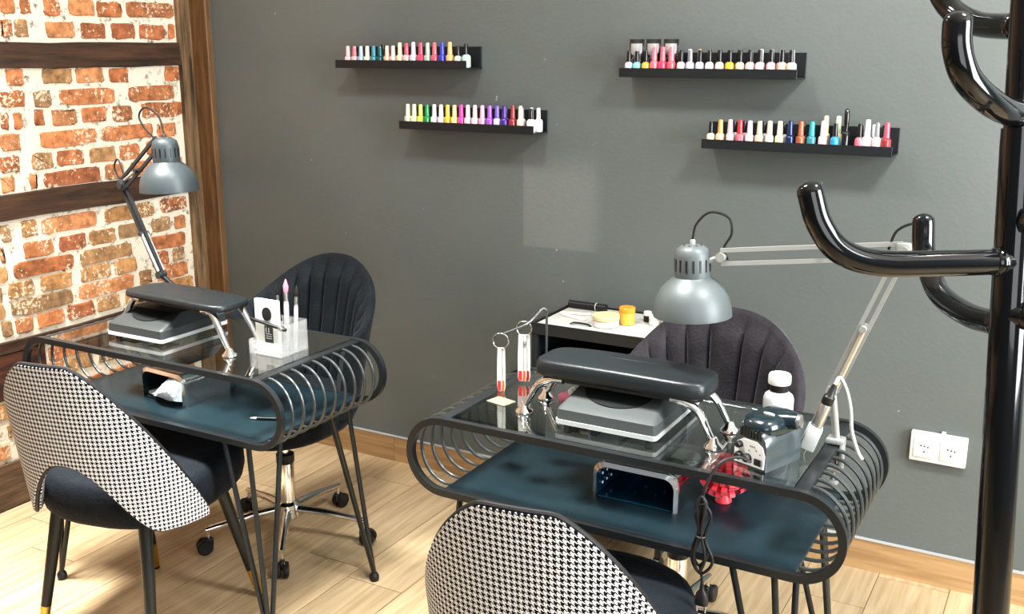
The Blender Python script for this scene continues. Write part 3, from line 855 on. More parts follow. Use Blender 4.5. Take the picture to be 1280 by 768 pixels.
# ------------------------------------------------------------------ coat stand
def make_coat_stand():
    base = Vector((-.002, 1.478, 0)); T = thing('coat_stand', base, 'glossy black coat stand with curved hooks standing at the right edge', 'coat stand')
    L = lambda p: Vector(p) - base
    p0, p1, p2 = L((-.006, 1.482, .012)), L((-.087, 1.581, 1.444)), L((-.106, 1.625, 1.75))
    MB().tube([p0, p1], .0252, 28).build('lower_pole', GLOSS_BLACK, T)
    MB().tube([p1 - (p1 - p0) * .01, p2], .0222, 28).build('upper_pole', GLOSS_BLACK, T)
    MB().lathe([(.02, .0), (.0225, .012), (.016, .024), (.004, .028)], seg=24, M=axisM(p2, p2 - p1)).build('finial', GLOSS_BLACK, T)
    MB().lathe([(.17, 0), (.175, .004), (.172, .012), (.06, .020), (.03, .030), (.0255, .034)], seg=48).build('base', GLOSS_BLACK, T)
    hooks = [
      [(-.076, 1.562, 1.262), (-.160, 1.503, 1.262), (-.235, 1.450, 1.264), (-.281, 1.419, 1.282), (-.309, 1.409, 1.318), (-.324, 1.407, 1.361)],
      [(-.072, 1.555, 1.172), (-.128, 1.640, 1.160), (-.180, 1.728, 1.166), (-.207, 1.778, 1.193), (-.222, 1.800, 1.226), (-.228, 1.812, 1.269)],
      [(-.087, 1.590, 1.462), (-.105, 1.520, 1.470), (-.126, 1.468, 1.488), (-.148, 1.431, 1.516), (-.160, 1.423, 1.55), (-.163, 1.426, 1.580)],
      [(-.098, 1.607, 1.580), (-.130, 1.660, 1.580), (-.169, 1.723, 1.585), (-.206, 1.767, 1.602), (-.230, 1.784, 1.628), (-.242, 1.786, 1.659)],
      [(-.086, 1.580, 1.44), (-.020, 1.640, 1.44), (.045, 1.700, 1.445), (.078, 1.722, 1.465), (.090, 1.73, 1.50), (.094, 1.732, 1.54)],
      [(-.070, 1.555, 1.19), (.02, 1.545, 1.19), (.09, 1.535, 1.20), (.12, 1.53, 1.22), (.137, 1.53, 1.26), (.142, 1.53, 1.30)],
    ]
    for h in hooks:
        pts = cr([L(p) for p in h], 8); n = len(pts); d = (pts[-1] - pts[-2]).normalized()
        pts += [pts[-1] + d * .006, pts[-1] + d * .011, pts[-1] + d * .014]
        rad = [.0182] * n + [.0170, .0125, .005]
        hk = MB().tube(pts, rad, 20).build('hook', GLOSS_BLACK, T, 60)
        dd = (pts[1] - pts[0]).normalized()
        MB().lathe([(.0186, .014), (.0205, .017), (.0205, .026), (.0186, .029)], seg=24, M=axisM(pts[0], dd)).build('hook_collar', GLOSS_BLACK, hk)
    MB().lathe([(.006, -.02), (.012, -.012), (.0165, 0), (.0165, .006), (.011, .014), (.003, .017)], seg=24, M=axisM(L((-.058, 1.535, 1.322)), (.25, -.95, .1))).build('knob', GLOSS_BLACK, T)
    return T
make_coat_stand()

# ------------------------------------------------------------------ wall outlet
def make_outlet():
    O = thing('wall_outlet', (-.280, BY - .002, .430), 'white double power socket low on the grey wall right of the table', 'socket')
    MB().rbox((-.076, -.020, -.044), (.076, .002, .044), .003, 2).build('face_plate', WHITE_PL, O)
    for sx in (-1, 1):
        x = sx * .036
        s = MB().rbox((x - .030, -.0225, -.031), (x + .030, -.019, .031), .002, 2).build('socket_insert', WHITE_PL, O)
        m = MB(); M = axisM((x, -.0226, 0), (0, -1, 0))
        m.lathe([(.021, -.0005), (.0215, .0006), (.0195, .0008), (.019, -.0002), (.002, -.0002)], seg=28, M=M)
        m.build('socket_ring', pbr('socket_shade', (.62, .62, .60), rough=.4), s)
        m = MB()
        for dx, dz in ((-.0095, .006), (0, .005), (.0095, .003), (0, -.012)):
            m.lathe([(.0022, 0), (.0022, .0012)], seg=10, M=axisM((x + dx, -.0228, dz), (0, -1, 0)))
        m.build('pin_holes', BLACK_PL, s)
    MB().rbox((.004, -.010, .044), (.016, .0, .052), .002, 2).build('clip', WHITE_PL, O)
make_outlet()

# ------------------------------------------------------------------ picture ledges and polish bottles
def make_ledge(x0, x1, zb, label):
    S = thing('picture_ledge', ((x0 + x1) / 2, BY, zb), label, 'shelf', 'black picture ledges on the grey wall')
    h = (x1 - x0) / 2
    MB().box((-h, -.10, 0), (h, -.0005, .004)).build('ledge_board', LEDGE_BLACK, S)
    MB().rbox((-h, -.102, 0), (h, -.0985, .027), .0008, 1).build('front_lip', LEDGE_BLACK, S)
    MB().rbox((-h, -.004, 0), (h, -.0004, .072), .0008, 1).build('back_plate', LEDGE_BLACK, S)
    return S
LEDGES = {
 'upper left':  (-2.346, -1.8073, 1.4825),
 'lower left':  (-2.0802, -1.5586, 1.281),
 'upper right': (-1.2677, -0.734, 1.465),
 'lower right': (-0.9998, -0.4652, 1.264)}
for k, (a, b, z) in LEDGES.items():
    make_ledge(a, b, z, {'upper left': 'black picture ledge with polish bottles, highest and nearest the brick wall',
        'lower left': 'black picture ledge with bright pastel bottles, just below and right of the highest left one',
        'upper right': 'black picture ledge holding foil pouches and mostly pale bottles, upper of the right-hand pair',
        'lower right': 'black picture ledge with red, navy and teal bottles, lower of the right-hand pair'}[k])
def srgb(h):
    h = h.lstrip('#'); v = [int(h[i:i+2], 16) / 255 for i in (0, 2, 4)]
    return tuple((c / 12.92 if c <= .04045 else ((c + .055) / 1.055) ** 2.4) for c in v)
PAL = dict(  # colour words -> sRGB
 pale_pink='f7c6cc', pink='ef7d8e', light_blue='a9c8ee', cream='f6e6cf', teal='3f8fa3', dark_teal='0d5f62', peach='f6cdb2', blush='f5d0d0', ivory='f0e6bd', rose='d85a72',
 lilac_white='e2dcf0', hot_pink='ee4f72', sage='b2cbbd', coral='ec6a78', royal_blue='3b45c4', apricot='f6c182', clear='dfe6dd', mint='b4ecd0',
 pale_lime='e6f7d0', pale_yellow='f7f4c4', lime='d8ea6a', green='1f9a55', white='f3eef3', yellow='f2cf3f', light_yellow='f8e69a', magenta='ee4fae', pale_rose='f5dbe6', candy_pink='f2b4d6',
 purple='a95fe0', violet='7a5fe0', dark_purple='4b2a8f', dark_red='a03a40', beige='e6d6c2', aqua='86dce6', amber='f3c04f', lilac='dcd2ea', red='d8353f', navy='16305e', copper='b8664a',
 turquoise='27aab8', blue='2f9ed6', gold='dba860', black='16161a', grey='8b8d90')
def pcol(name, kind):
    return pbr(kind + '_' + name, tuple(v * .74 for v in srgb(PAL[name])), rough=.28 if kind == 'cap' else .15, coat=.4)
def bottle_mesh(style):
    body = MB(); cap = MB()
    if style == 'slim':          # small bottle with a long tapered cap
        body.rings([[(x, y, z) for x, y in superell(.0118 * q, .0118 * q, 3.2, 24)] for z, q in ((.0005, .8), (.002, .97), (.005, 1), (.032, 1), (.0355, .93), (.038, .70), (.0392, .5))])
        cap.lathe([(.0082, .0388), (.0084, .041), (.0068, .072), (.0060, .0745), (.002, .0755)], seg=18)
    elif style == 'round':       # wide shouldered bottle with black cap
        body.lathe([(.008, .0005), (.0118, .001), (.0128, .005), (.0127, .031), (.0112, .037), (.0066, .0405), (.0058, .042)], seg=20)
        cap.lathe([(.0068, .041), (.0070, .043), (.0060, .071), (.0052, .0735), (.002, .0742)], seg=18)
    elif style == 'square':
        for z, k in ((.0005, .8), (.001, .95), (.004, 1), (.034, 1), (.038, .9), (.041, .5)): pass
        body.rings([[(x, y, z) for x, y in superell(.0125 * k, .0125 * k, 5, 24)] for z, k in ((.0005, .9), (.002, .98), (.005, 1), (.033, 1), (.038, .88), (.041, .5), (.043, .46))])
        cap.lathe([(.0066, .0425), (.0068, .044), (.0062, .073), (.005, .0755), (.002, .076)], seg=18)
    else:                        # tall black tube
        body.lathe([(.006, .0005), (.010, .001), (.0105, .004), (.0105, .050), (.007, .054)], seg=18)
        cap.lathe([(.0055, .0535), (.0050, .060), (.0070, .074), (.0078, .092), (.0060, .106), (.002, .110)], seg=18)
    return body, cap
PROTO = {}
def bottle(x, y, z, style, cap, body, label, group, scale=1.):
    key = style
    if key not in PROTO:
        T = thing('polish_bottle', (0, 0, 0), '', 'bottle')
        b, c = bottle_mesh(style)
        bo = b.build('bottle', pcol(body, 'polish'), T, 50); co = c.build('cap', pcol(cap, 'cap'), T, 50)
        for q in (bo, co): q.material_slots[0].link = 'OBJECT'
        PROTO[key] = T
    else:
        T = copy_tree(PROTO[key])
    for ch in T.children:
        ch.material_slots[0].link = 'OBJECT'
        ch.material_slots[0].material = pcol(body, 'polish') if ch.name.startswith('bottle') else pcol(cap, 'cap')
    T.location = (x, y, z + .0042); T.scale = (1, 1, scale); T.rotation_euler = (0, 0, random.uniform(-.4, .4))
    tag(T, label, 'bottle', group)
ORD = ['first', 'second', 'third', 'fourth', 'fifth', 'sixth', 'seventh', 'eighth', 'ninth', 'tenth', 'eleventh', 'twelfth', 'thirteenth', 'fourteenth', 'fifteenth', 'sixteenth', 'seventeenth', 'eighteenth', 'nineteenth']
def words(s): return s.replace('_', ' ')
# x, style, cap, body, scale for the front row ; world x measured along each ledge
FRONT = {
 'upper left': [(-2.287,'slim','pale_pink','pale_pink',.93),(-2.259,'slim','pink','pale_pink',.93),(-2.231,'slim','light_blue','light_blue',.93),(-2.204,'slim','cream','cream',.93),(-2.177,'slim','teal','teal',.93),(-2.151,'slim','dark_teal','dark_teal',.92),
   (-2.121,'slim','peach','peach',.95),(-2.096,'slim','blush','blush',.95),(-2.068,'slim','ivory','ivory',1.08),(-2.041,'slim','rose','blush',1.06),(-2.013,'slim','lilac_white','lilac_white',1.1),(-1.984,'slim','hot_pink','hot_pink',1.08),(-1.956,'slim','sage','sage',1.07),(-1.929,'slim','coral','rose',1.08),(-1.899,'slim','royal_blue','royal_blue',1.08),(-1.869,'slim','apricot','apricot',1.10),(-1.838,'round','black','clear',.95),(-1.808,'round','black','mint',1.03)],
 'lower left': [(-2.041,'slim','pale_lime','pale_lime',1.06),(-2.015,'slim','pale_yellow','pale_yellow',1.06),(-1.989,'slim','lime','lime',1.06),(-1.963,'slim','green','green',1.06),(-1.934,'slim','lilac_white','white',1.08),(-1.907,'slim','white','pale_rose',1.08),(-1.881,'slim','yellow','yellow',1.08),(-1.854,'slim','light_yellow','light_yellow',1.08),(-1.828,'slim','magenta','magenta',1.10),(-1.802,'slim','pale_rose','pale_rose',1.1),(-1.775,'slim','blush','pale_rose',1.1),(-1.747,'slim','candy_pink','candy_pink',1.1),(-1.719,'slim','purple','purple',1.1),(-1.691,'slim','violet','lilac',1.1),(-1.665,'slim','dark_purple','dark_purple',1.1),(-1.633,'slim','dark_red','dark_red',1.12),(-1.605,'slim','beige','beige',1.12),(-1.567,'square','black','white',1.02)],
 'upper right': [(-1.236,'round','black','lilac_white',.98),(-1.210,'round','black','aqua',.98),(-1.182,'round','black','amber',.98),(-1.155,'slim','pink','pink',1.12),(-1.129,'slim','coral','hot_pink',1.12),(-1.102,'slim','pink','coral',1.12),(-1.072,'round','black','clear',1.02),(-1.044,'round','grey','lilac',1.02),(-1.015,'round','black','lilac_white',1.02),(-.986,'round','black','white',1.02),(-.956,'round','black','cream',1.02),(-.926,'round','black','yellow',1.02),(-.896,'round','black','ivory',1.02),(-.868,'round','black','blush',1.03),(-.840,'round','black','pale_rose',1.03),(-.808,'round','black','pale_pink',1.04),(-.777,'round','black','peach',1.04),(-.752,'round','black','beige',1.02)],
 'lower right': [(-.972,'round','black','cream',.98),(-.944,'slim','gold','peach',1.06),(-.915,'slim','pale_pink','pale_pink',1.08),(-.886,'slim','red','coral',1.08),(-.857,'slim','lilac_white','lilac_white',1.06),(-.829,'slim','peach','peach',1.06),(-.800,'slim','beige','white',1.08),(-.771,'slim','cream','ivory',1.08),(-.742,'slim','navy','navy',1.10),(-.712,'slim','copper','copper',1.10),(-.682,'slim','turquoise','teal',1.10),(-.651,'slim','pale_rose','pale_pink',1.15),(-.618,'round','black','blue',1.08),(-.590,'tube','black','black',1.10),(-.553,'round','black','pink',1.10),(-.533,'slim','white','white',1.24),(-.508,'round','grey','blush',1.16),(-.483,'slim','rose','dark_red',1.16)],
}
for k, rows in FRONT.items():
    a, b, z = LEDGES[k]; n = len(rows)
    for i, (x, st, cc, bc, s) in enumerate(rows):
        what = f'{words(cc)} bottle' if cc == bc else f'{words(bc)} bottle with {words(cc)} cap'
        if st == 'tube': what = 'tall black brush-on bottle'
        pos = f'{ORD[i]} from left' if i < n - 5 else ('at right end' if i == n - 1 else f'{ORD[n - 1 - i]} from right')
        bottle(x * 1.0065, BY - .0835, z, st, cc, bc, f'{what}, {pos}, {k} ledge front row', f'polish bottles on the {k} ledge', s)
BACK = {
 'upper left': [(-1.852,'square','black','clear'), (-2.190,'round','black','dark_teal'), (-2.163,'round','black','teal')],
 'lower left': [(-1.905,'round','black','lilac'), (-1.700,'round','black','purple'), (-1.672,'round','black','dark_purple'), (-1.640,'round','grey','white'), (-1.606,'square','white','beige'), (-1.580,'square','white','white')],
 'upper right': [(-1.075,'square','white','white'), (-1.045,'square','gold','clear'), (-.985,'round','black','white'), (-.955,'round','black','cream'), (-.925,'round','black','peach'), (-.892,'round','grey','blush'), (-.862,'square','white','white'), (-.832,'square','white','blush'), (-.802,'square','white','pale_pink'), (-.772,'round','grey','clear')],
 'lower right': [(-.930,'round','black','clear'), (-.900,'round','black','blush'), (-.842,'round','black','white'), (-.785,'round','black','cream'), (-.728,'round','black','navy'), (-.666,'slim','ivory','cream'), (-.632,'slim','pale_lime','ivory'), (-.565,'square','black','black'), (-.535,'square','white','grey'), (-.508,'square','black','grey')],
}
for k, rows in BACK.items():
    a, b, z = LEDGES[k]; n = len(rows)
    for i, (x, st, cc, bc) in enumerate(rows):
        what = f'{words(cc)}-capped {words(bc)} bottle'
        tall = 1.30 if st == 'slim' else 1.02
        bottle(x + .008, BY - .042, z, st, cc, bc, f'{what}, {ORD[i]} from left, {k} ledge back row', f'back row bottles on the {k} ledge', tall)
# foil pouches at the back of the upper right ledge
FOILB = pbr('black_foil', (.015, .015, .016), rough=.3, coat=.5); FOILW = pbr('silver_foil', (.36, .36, .36), rough=.3, metal=.4)
def pouch(x, label):
    z0 = LEDGES['upper right'][2] + .0045
    T = thing('foil_pouch', (x, BY - .060, z0), label, 'pouch', 'foil pouches on the upper right ledge')
    w, h = .0235, .106
    def f(u, v):
        xx = (u - .5) * 2 * w; bul = .010 * math.sin(math.pi * min(1, v * 1.02)) * (1 - (2*u - 1) ** 2)
        return Vector((xx * (1 - .05 * math.sin(math.pi * v)), -bul, v * h))
    mb = MB(); mb.grid(f, 14, 16); mb.grid(lambda u, v: Vector((f(u, v).x, -f(u, v).y * .5 + .001, f(u, v).z)), 14, 16)
    mb.build('bag', FOILB, T, 60, weld=True)
    # printed silver top panel and round emblem
    mb = MB(); mb.grid(lambda u, v: f(.10 + .8 * u, .62 + .26 * v - .10 * (1 - abs(2*u - 1)) * (1 - v)) + Vector((0, -.0007, 0)), 10, 4)
    mb.build('printed_panel', FOILW, T, 60)
    mb = MB()
    for k in range(24):
        a0, a1 = 2*math.pi*k/24, 2*math.pi*(k+1)/24
        q = [f(.5 + rr * math.cos(a) / (2*w), .40 + rr * math.sin(a) / h) + Vector((0, -.0008, 0)) for rr, a in ((.011, a0), (.011, a1), (.0145, a1), (.0145, a0))]
        mb.add(q, [(0, 1, 2, 3)])
    mb.build('printed_ring', FOILW, T, 0)
    mb = MB()
    for u0, v0, u1, v1 in ((.40, .33, .46, .46), (.52, .36, .60, .44), (.40, .475, .60, .50)):
        mb.add([f(u, v) + Vector((0, -.0008, 0)) for u, v in ((u0, v0), (u1, v0), (u1, v1), (u0, v1))], [(0, 1, 2, 3)])
    mb.build('printed_mark', FOILW, T, 0)
pouch(-1.229, 'black and silver foil pouch at the left end of the ledge, behind the aqua bottle')
pouch(-1.176, 'middle one of the three black and silver foil pouches')
pouch(-1.120, 'foil pouch nearest the pale bottles, behind the coral bottles, rightmost of three')

# ------------------------------------------------------------------ e-file drill machine, handpiece, cable
def make_drill():
    T = thing('nail_drill_machine', (-.488, 1.915, GZ), 'dark nail drill machine with white control panel on the right table', 'nail drill', None, R(-20)); T.scale = (1.14, 1.14, 1.10)
    hw, hd = .034, .052
    mb = MB()
    secs = [(-hd, .0), (-hd + .02, .0), (0, .0), (hd, .0)]
    prof = [(-1, .0), (-1, .045), (-.9, .060), (-.6, .070), (0, .074), (.6, .070), (.9, .060), (1, .045), (1, .0)]
    rs = []
    for y, k, zz in ((-hd, .96, .94), (-hd + .006, 1, 1), (0, 1.02, 1.08), (hd - .012, 1, 1.02), (hd, .92, .9)):
        rs.append([(x * hw * k, y, z * zz) for x, z in prof])
    mb.rings(rs).build('housing', pbr('drill_shell', (.045, .058, .062), rough=.25, coat=.4), T, 50)
    # dark domed cover
    mb = MB(); rs = []
    for z, k in ((.060, .98), (.072, 1.06), (.084, .96), (.090, .7), (.092, .3)):
        rs.append([(x, y, z) for x, y in superell(hw * 1.0 * k, hd * 1.0 * k, 3, 32, 0, .004)])
    mb.rings(rs).build('cover', pbr('petrol_cover', (.006, .016, .021), rough=.22, coat=.5), T, 60)
    MB().prism(superell(.011, .005, 2, 20, .006, -.012), .0915, .0935).build('badge', pbr('silver_badge', (.6, .6, .6), rough=.3, metal=.5), T)
    # handpiece rest on the right
    mb = MB(); mb.lathe([(.010, -.025), (.0150, -.023), (.0160, 0), (.0150, .020), (.011, .022)], seg=20, M=axisM((.026, .010, .080), (.8, .25, .12)))
    mb.build('handpiece_rest', pbr('petrol_cover', (.006, .016, .021), rough=.22), T, 50)
    MB().lathe([(.012, 0), (.013, .003), (.012, .008), (.006, .009)], seg=18, M=axisM((.0435, .0155, .0826), (.8, .25, .12))).build('rest_ring', SATIN, T)
    # control panel with knobs, sockets, switch
    pan = MB().prism([(-.030, .005), (.030, .005), (.031, .030), (.026, .044), (.014, .052), (-.014, .052), (-.026, .044), (-.031, .030)], 0, .0022,
                     M=Matrix.Translation((0, -hd - .0004, 0)) @ Matrix.Rotation(R(90), 4, 'X')).build('control_panel', WHITE_PL, T, 30)
    for x, z, r_ in ((-.019, .040, .0062), (-.019, .019, .0075), (-.002, .019, .0078)):
        MB().lathe([(r_, 0), (r_, .007), (r_ * .75, .010), (.001, .0102)], seg=18, M=axisM((x, -hd - .0024, z), (0, -1, 0))).build('knob', BLACK_PL, pan)
    MB().rbox((.012, -hd - .006, .010), (.026, -hd - .0024, .022), .001, 2).build('rocker_switch', BLACK_PL, pan)
    mb = MB()
    for x, z in ((.002, .042), (.006, .042), (.010, .042), (.014, .0365), (.022, .031), (.0, .033)):
        mb.box((x - .0014, -hd - .0031, z - .0011), (x + .0014, -hd - .0024, z + .0011))
    mb.build('panel_marks', pbr('mark_grey', (.18, .18, .19), rough=.6), pan)
    mb = MB()
    for k in range(7):
        x = -.020 + k * .0065
        mb.box((x - .0018, -hd - .0015, .0555), (x + .0018, -hd + .012, .072), M=None)
    mb.build('vent_slots', BLACK_PL, T)
make_drill()
def make_handpiece():
    T = thing('drill_handpiece', (-.418, 1.975, GZ), 'white-bodied drill handpiece leaning beside the right lamp clamp with its cord', 'drill handpiece')
    a = Vector((-.010, 0, .012)); b = Vector((.034, .008, .150)); d = (b - a).normalized()
    # pale square sleeve, steel body, dark collar
    MB().rbox((-.0145, -.0145, .0), (.0145, .0145, .052), .003, 2, M=axisM(a + d * .004, d)).build('sleeve', PALE_PL, T)
    MB().lathe([(.0105, .055), (.0118, .060), (.0118, .103), (.0105, .107)], seg=20, M=axisM(a, d)).build('body', SATIN, T)
    MB().lathe([(.0112, .045), (.0112, .060)], seg=18, M=axisM(a, d)).build('front_collar', BLACK_PL, T)
    MB().lathe([(.0100, .104), (.0115, .107), (.0115, .122), (.008, .126), (.0055, .146), (.004, .150)], seg=18, M=axisM(a, d)).build('rear_collar', BLACK_PL, T)
    MB().lathe([(.0014, -.012), (.002, .003), (.003, .006)], seg=10, M=axisM(a, d)).build('bit', SATIN, T)
    e = a + d * .150
    MB().tube(cr([e, e + d * .012 + Vector((.004, .004, .002)), Vector((.056, .020, .142)), Vector((.066, .022, .105)), Vector((.072, .022, .06)), Vector((.086, .022, .020)), Vector((.096, .022, .004))], 8), .0040, 10).build('cord', PALE_PL, T)
make_handpiece()
# hanging mains lead from the drill, coiled and tied, with a two-pin plug
def make_lead():
    T = thing('power_lead', (-.505, 1.83, GZ + .012), 'black coiled power lead with two-pin plug hanging over the right table\'s front rail', 'cable')
    o = Vector((-.505, 1.83, GZ + .012)); L = lambda p: Vector(p) - o
    w = MB()
    w.tube(cr([L(p) for p in [(-.500, 1.838, .776), (-.520, 1.815, .790), (-.548, 1.79, .778), (-.566, 1.772, .735), (-.570, 1.768, .69), (-.572, 1.768, .64)]], 10), .0030, 10)
    w.build('lead', BLACK_PL, T)
    w = MB()
    for dx, w_, h0, h1, dy in ((-.004, .011, .716, .572, 0), (.003, .015, .704, .560, -.008), (.0, .008, .722, .566, -.014)):
        cx = -.566 + dx; zm = (h0 + h1) / 2 + .004
        pts = [L((cx, 1.766 + dy, h0)), L((cx + w_, 1.766 + dy, h0 - .022)), L((cx + w_ * .35, 1.765 + dy, zm)), L((cx + w_ * 1.5, 1.766 + dy, h1 + .03)), L((cx, 1.766 + dy, h1)), L((cx - w_ * 1.3, 1.766 + dy, h1 + .03)), L((cx - w_ * .35, 1.767 + dy, zm)), L((cx - w_, 1.766 + dy, h0 - .022))]
        w.tube(cr(pts, 8, closed=True), .0030, 8, closed=True)
    w.build('coil', BLACK_PL, T)
    w = MB(); w.tube([L((-.566 + .010 * math.cos(t / 12 * 2 * math.pi), 1.759 + .013 * math.sin(t / 12 * 2 * math.pi), .640)) for t in range(12)], .0022, 8, closed=True)
    w.build('cable_tie', BLACK_PL, T)
    w = MB(); w.tube(cr([L((-.566, 1.762, .572)), L((-.562, 1.762, .552)), L((-.560, 1.762, .534))], 6), .0030, 8); w.build('tail', BLACK_PL, T)
    p = MB(); M = Matrix.Translation(L((-.560, 1.762, 0)) + Vector((0, 0, 0)))
    zz = .0
    p.rings([[(x - .560 + .505, y + 1.762 - 1.83, z - o.z) for x, y in superell(a, b, 2.6, 18)] for z, a, b in ((.536, .0035, .0035), (.524, .005, .005), (.516, .011, .008), (.500, .0135, .009), (.4925, .0135, .009))])
    pl_ = p.build('plug', BLACK_PL, T)
    for sx in (-1, 1):
        MB().tube([L((-.560 + sx * .0092, 1.762, .493)), L((-.560 + sx * .0082, 1.762, .476))], .0021, 8).build('pin', SATIN, pl_)
make_lead()

# ------------------------------------------------------------------ bottle of liquid, bow, swatches, small things on the right table
def make_pump():
    T = thing('white_bottle', (-.536, 2.165, GZ), 'white bottle with black neck band and white cap behind the drill machine', 'bottle')
    MB().lathe([(.012, .0), (.030, .001), (.033, .005), (.033, .046), (.030, .054), (.022, .060), (.0195, .063)], seg=32).build('body', pbr('milky_plastic', (.58, .62, .62), rough=.3), T, 40)
    MB().lathe([(.0200, .062), (.0205, .063), (.0205, .078), (.0195, .079)], seg=28).build('neck_band', BLACK_PL, T)
    MB().lathe([(.0215, .0785), (.0245, .080), (.0250, .084), (.0245, .098), (.0225, .1015), (.010, .1025), (.002, .1025)], seg=32).build('cap', WHITE_PL, T, 40)
make_pump()
def make_bow():
    T = thing('gift_bow', (-.612, 2.045, SZ), 'red looped ribbon bow on the right table\'s lower shelf', 'bow'); T.scale = (.94, .94, 1.)
    mat = pbr('red_ribbon', (.78, .035, .06), rough=.35, sheen=.3, noise=.25)
    rnd = random.Random(5); mb = MB()
    for ring_, (n, tilt, Lr) in enumerate(((16, -14, .052), (18, 6, .060), (18, 24, .062), (16, 42, .064), (12, 60, .064), (6, 80, .060))):
        for k in range(n):
            a = 2 * math.pi * k / n + ring_ * .4 + rnd.uniform(-.1, .1); el = R(tilt + rnd.uniform(-6, 6))
            d = Vector((math.cos(a) * math.cos(el), math.sin(a) * math.cos(el), math.sin(el))); s = Vector((-math.sin(a), math.cos(a), 0)); u = d.cross(s)
            c0 = Vector((0, 0, .046)); pts = []
            for i in range(13):
                t = 2 * math.pi * i / 12; pts.append(c0 + d * (Lr * .5 - Lr * .5 * math.cos(t)) + u * (.011 * math.sin(t)))
            vs = []
            for p in pts: vs += [p - s * .0065, p + s * .0065]
            for v in vs:
                if v.z < .001: v.z = .001
            mb.add(vs, [(2*i, 2*i+1, 2*i+3, 2*i+2) for i in range(12)])
    mb.build('ribbon_loops', mat, T, 60, recalc=False)
    MB().lathe([(.018, 0), (.020, .002), (.012, .030), (.004, .04)], seg=14).build('bow_core', mat, T)
make_bow()
def make_stand():
    T = thing('swatch_stand', (-1.092, 2.125, GZ), 'thin dark rod stand with bent arm behind the nail swatches', 'stand')
    mat = pbr('stand_steel', (.10, .11, .11), rough=.35, metal=.6)
    MB().lathe([(.022, 0), (.024, .002), (.022, .005), (.005, .007)], seg=24).build('base', mat, T)
    MB().tube([(0, 0, .004), (0, 0, .184)], .0030, 10).build('rod', mat, T)
    MB().tube(cr([(0, 0, .184), (-.008, -.006, .188), (-.022, -.030, .166), (-.036, -.055, .153), (-.075, -.075, .135)], 8), .0030, 10).build('arm', mat, T)
make_stand()
NAILS = [pbr('swatch_red', (.72, .05, .05), rough=.2), pbr('swatch_orange', (.80, .16, .04), rough=.2), pbr('swatch_dark_red', (.35, .02, .03), rough=.2), pbr('swatch_pink', (.85, .35, .45), rough=.2)]
def make_swatch(loc, label, n, hgt, wid, ring_r, ring_c, lean):
    T = thing('nail_swatch_set', loc, label, 'nail swatches', 'ringed nail swatches on the right table')
    mb = MB()
    for k in range(n):
        f = k - (n - 1) / 2
        M = Matrix.Translation((f * wid * .55, f * .004, 0)) @ Matrix.Rotation(R(lean), 4, 'Y')
        st = MB().prism([(-wid * .30, 0), (wid * .30, 0), (wid * .5, .012), (wid * .5, hgt * .55), (wid * .38, hgt), (-wid * .38, hgt), (-wid * .5, hgt * .55), (-wid * .5, .012)], -.0008, .0008, M=M @ Matrix.Rotation(R(90), 4, 'X')).build('swatch_stick', WHITE_PL, T, 0)
        MB().prism([(-wid * .24, .001), (wid * .24, .001), (wid * .36, .010), (wid * .30, .026), (-wid * .30, .026), (-wid * .36, .010)], .0009, .0019, M=M @ Matrix.Rotation(R(90), 4, 'X')).build('painted_tip', NAILS[k % 4], st, 0)
        if n == 3 and k == 1:
            q = MB()
            for j in range(4): q.tube([M @ Vector((-.006 + .0035 * j, -.0013, hgt * .72)), M @ Vector((-.004 + .0035 * j, -.0013, hgt * .86))], .0005, 5)
            q.tube([M @ Vector((-.008, -.0013, hgt * .76)), M @ Vector((.009, -.0013, hgt * .82))], .0005, 5)
            q.build('pen_marks', BLACK_PL, st)
    c = Vector(ring_c)
    MB().tube([c + Vector((ring_r * math.cos(t / 24 * 2 * math.pi), .004 * math.cos(t / 24 * 2 * math.pi), ring_r * math.sin(t / 24 * 2 * math.pi))) for t in range(24)], .0016, 8, closed=True).build('ring', CHROME, T)
    return T
make_swatch((-1.158, 2.02, GZ + .001), 'narrow white nail swatch on a ring, leftmost, with red painted tip', 2, .108, .013, .019, (-.001, 0, .124), 0)
make_swatch((-1.140, 2.10, GZ + .006), 'wider white nail swatch set on a ring with pen marks and red tips', 3, .118, .014, .0185, (0, 0, .133), 0)
cd = MB().rbox((-.028, -.021, 0), (.028, .021, .0018), .0008, 1).build('card', pbr('cream_card', (.20, .19, .14), rough=.5), None, loc=(-1.122, 1.957, GZ + .0003))
cd.rotation_euler = (0, 0, R(-14)); tag(cd, 'small cream card lying flat by the left end of the right table', 'card')
def make_clip():  # small pink clip, sharing the brushes' object name
    T = thing('nail_brush', (-.992, 2.045, GZ), 'pink clip with white end beside the grey dust collector', 'brush')
    MB().rbox((-.022, -.006, .0), (.012, .008, .020), .005, 3, M=Matrix.Rotation(R(-25), 4, 'Y')).build('handle', pbr('pink_plastic', (.75, .22, .33), rough=.3), T)
    MB().rbox((.010, -.008, .008), (.024, .009, .024), .003, 2, M=Matrix.Rotation(R(-25), 4, 'Y')).build('white_end', WHITE_PL, T)
make_clip()

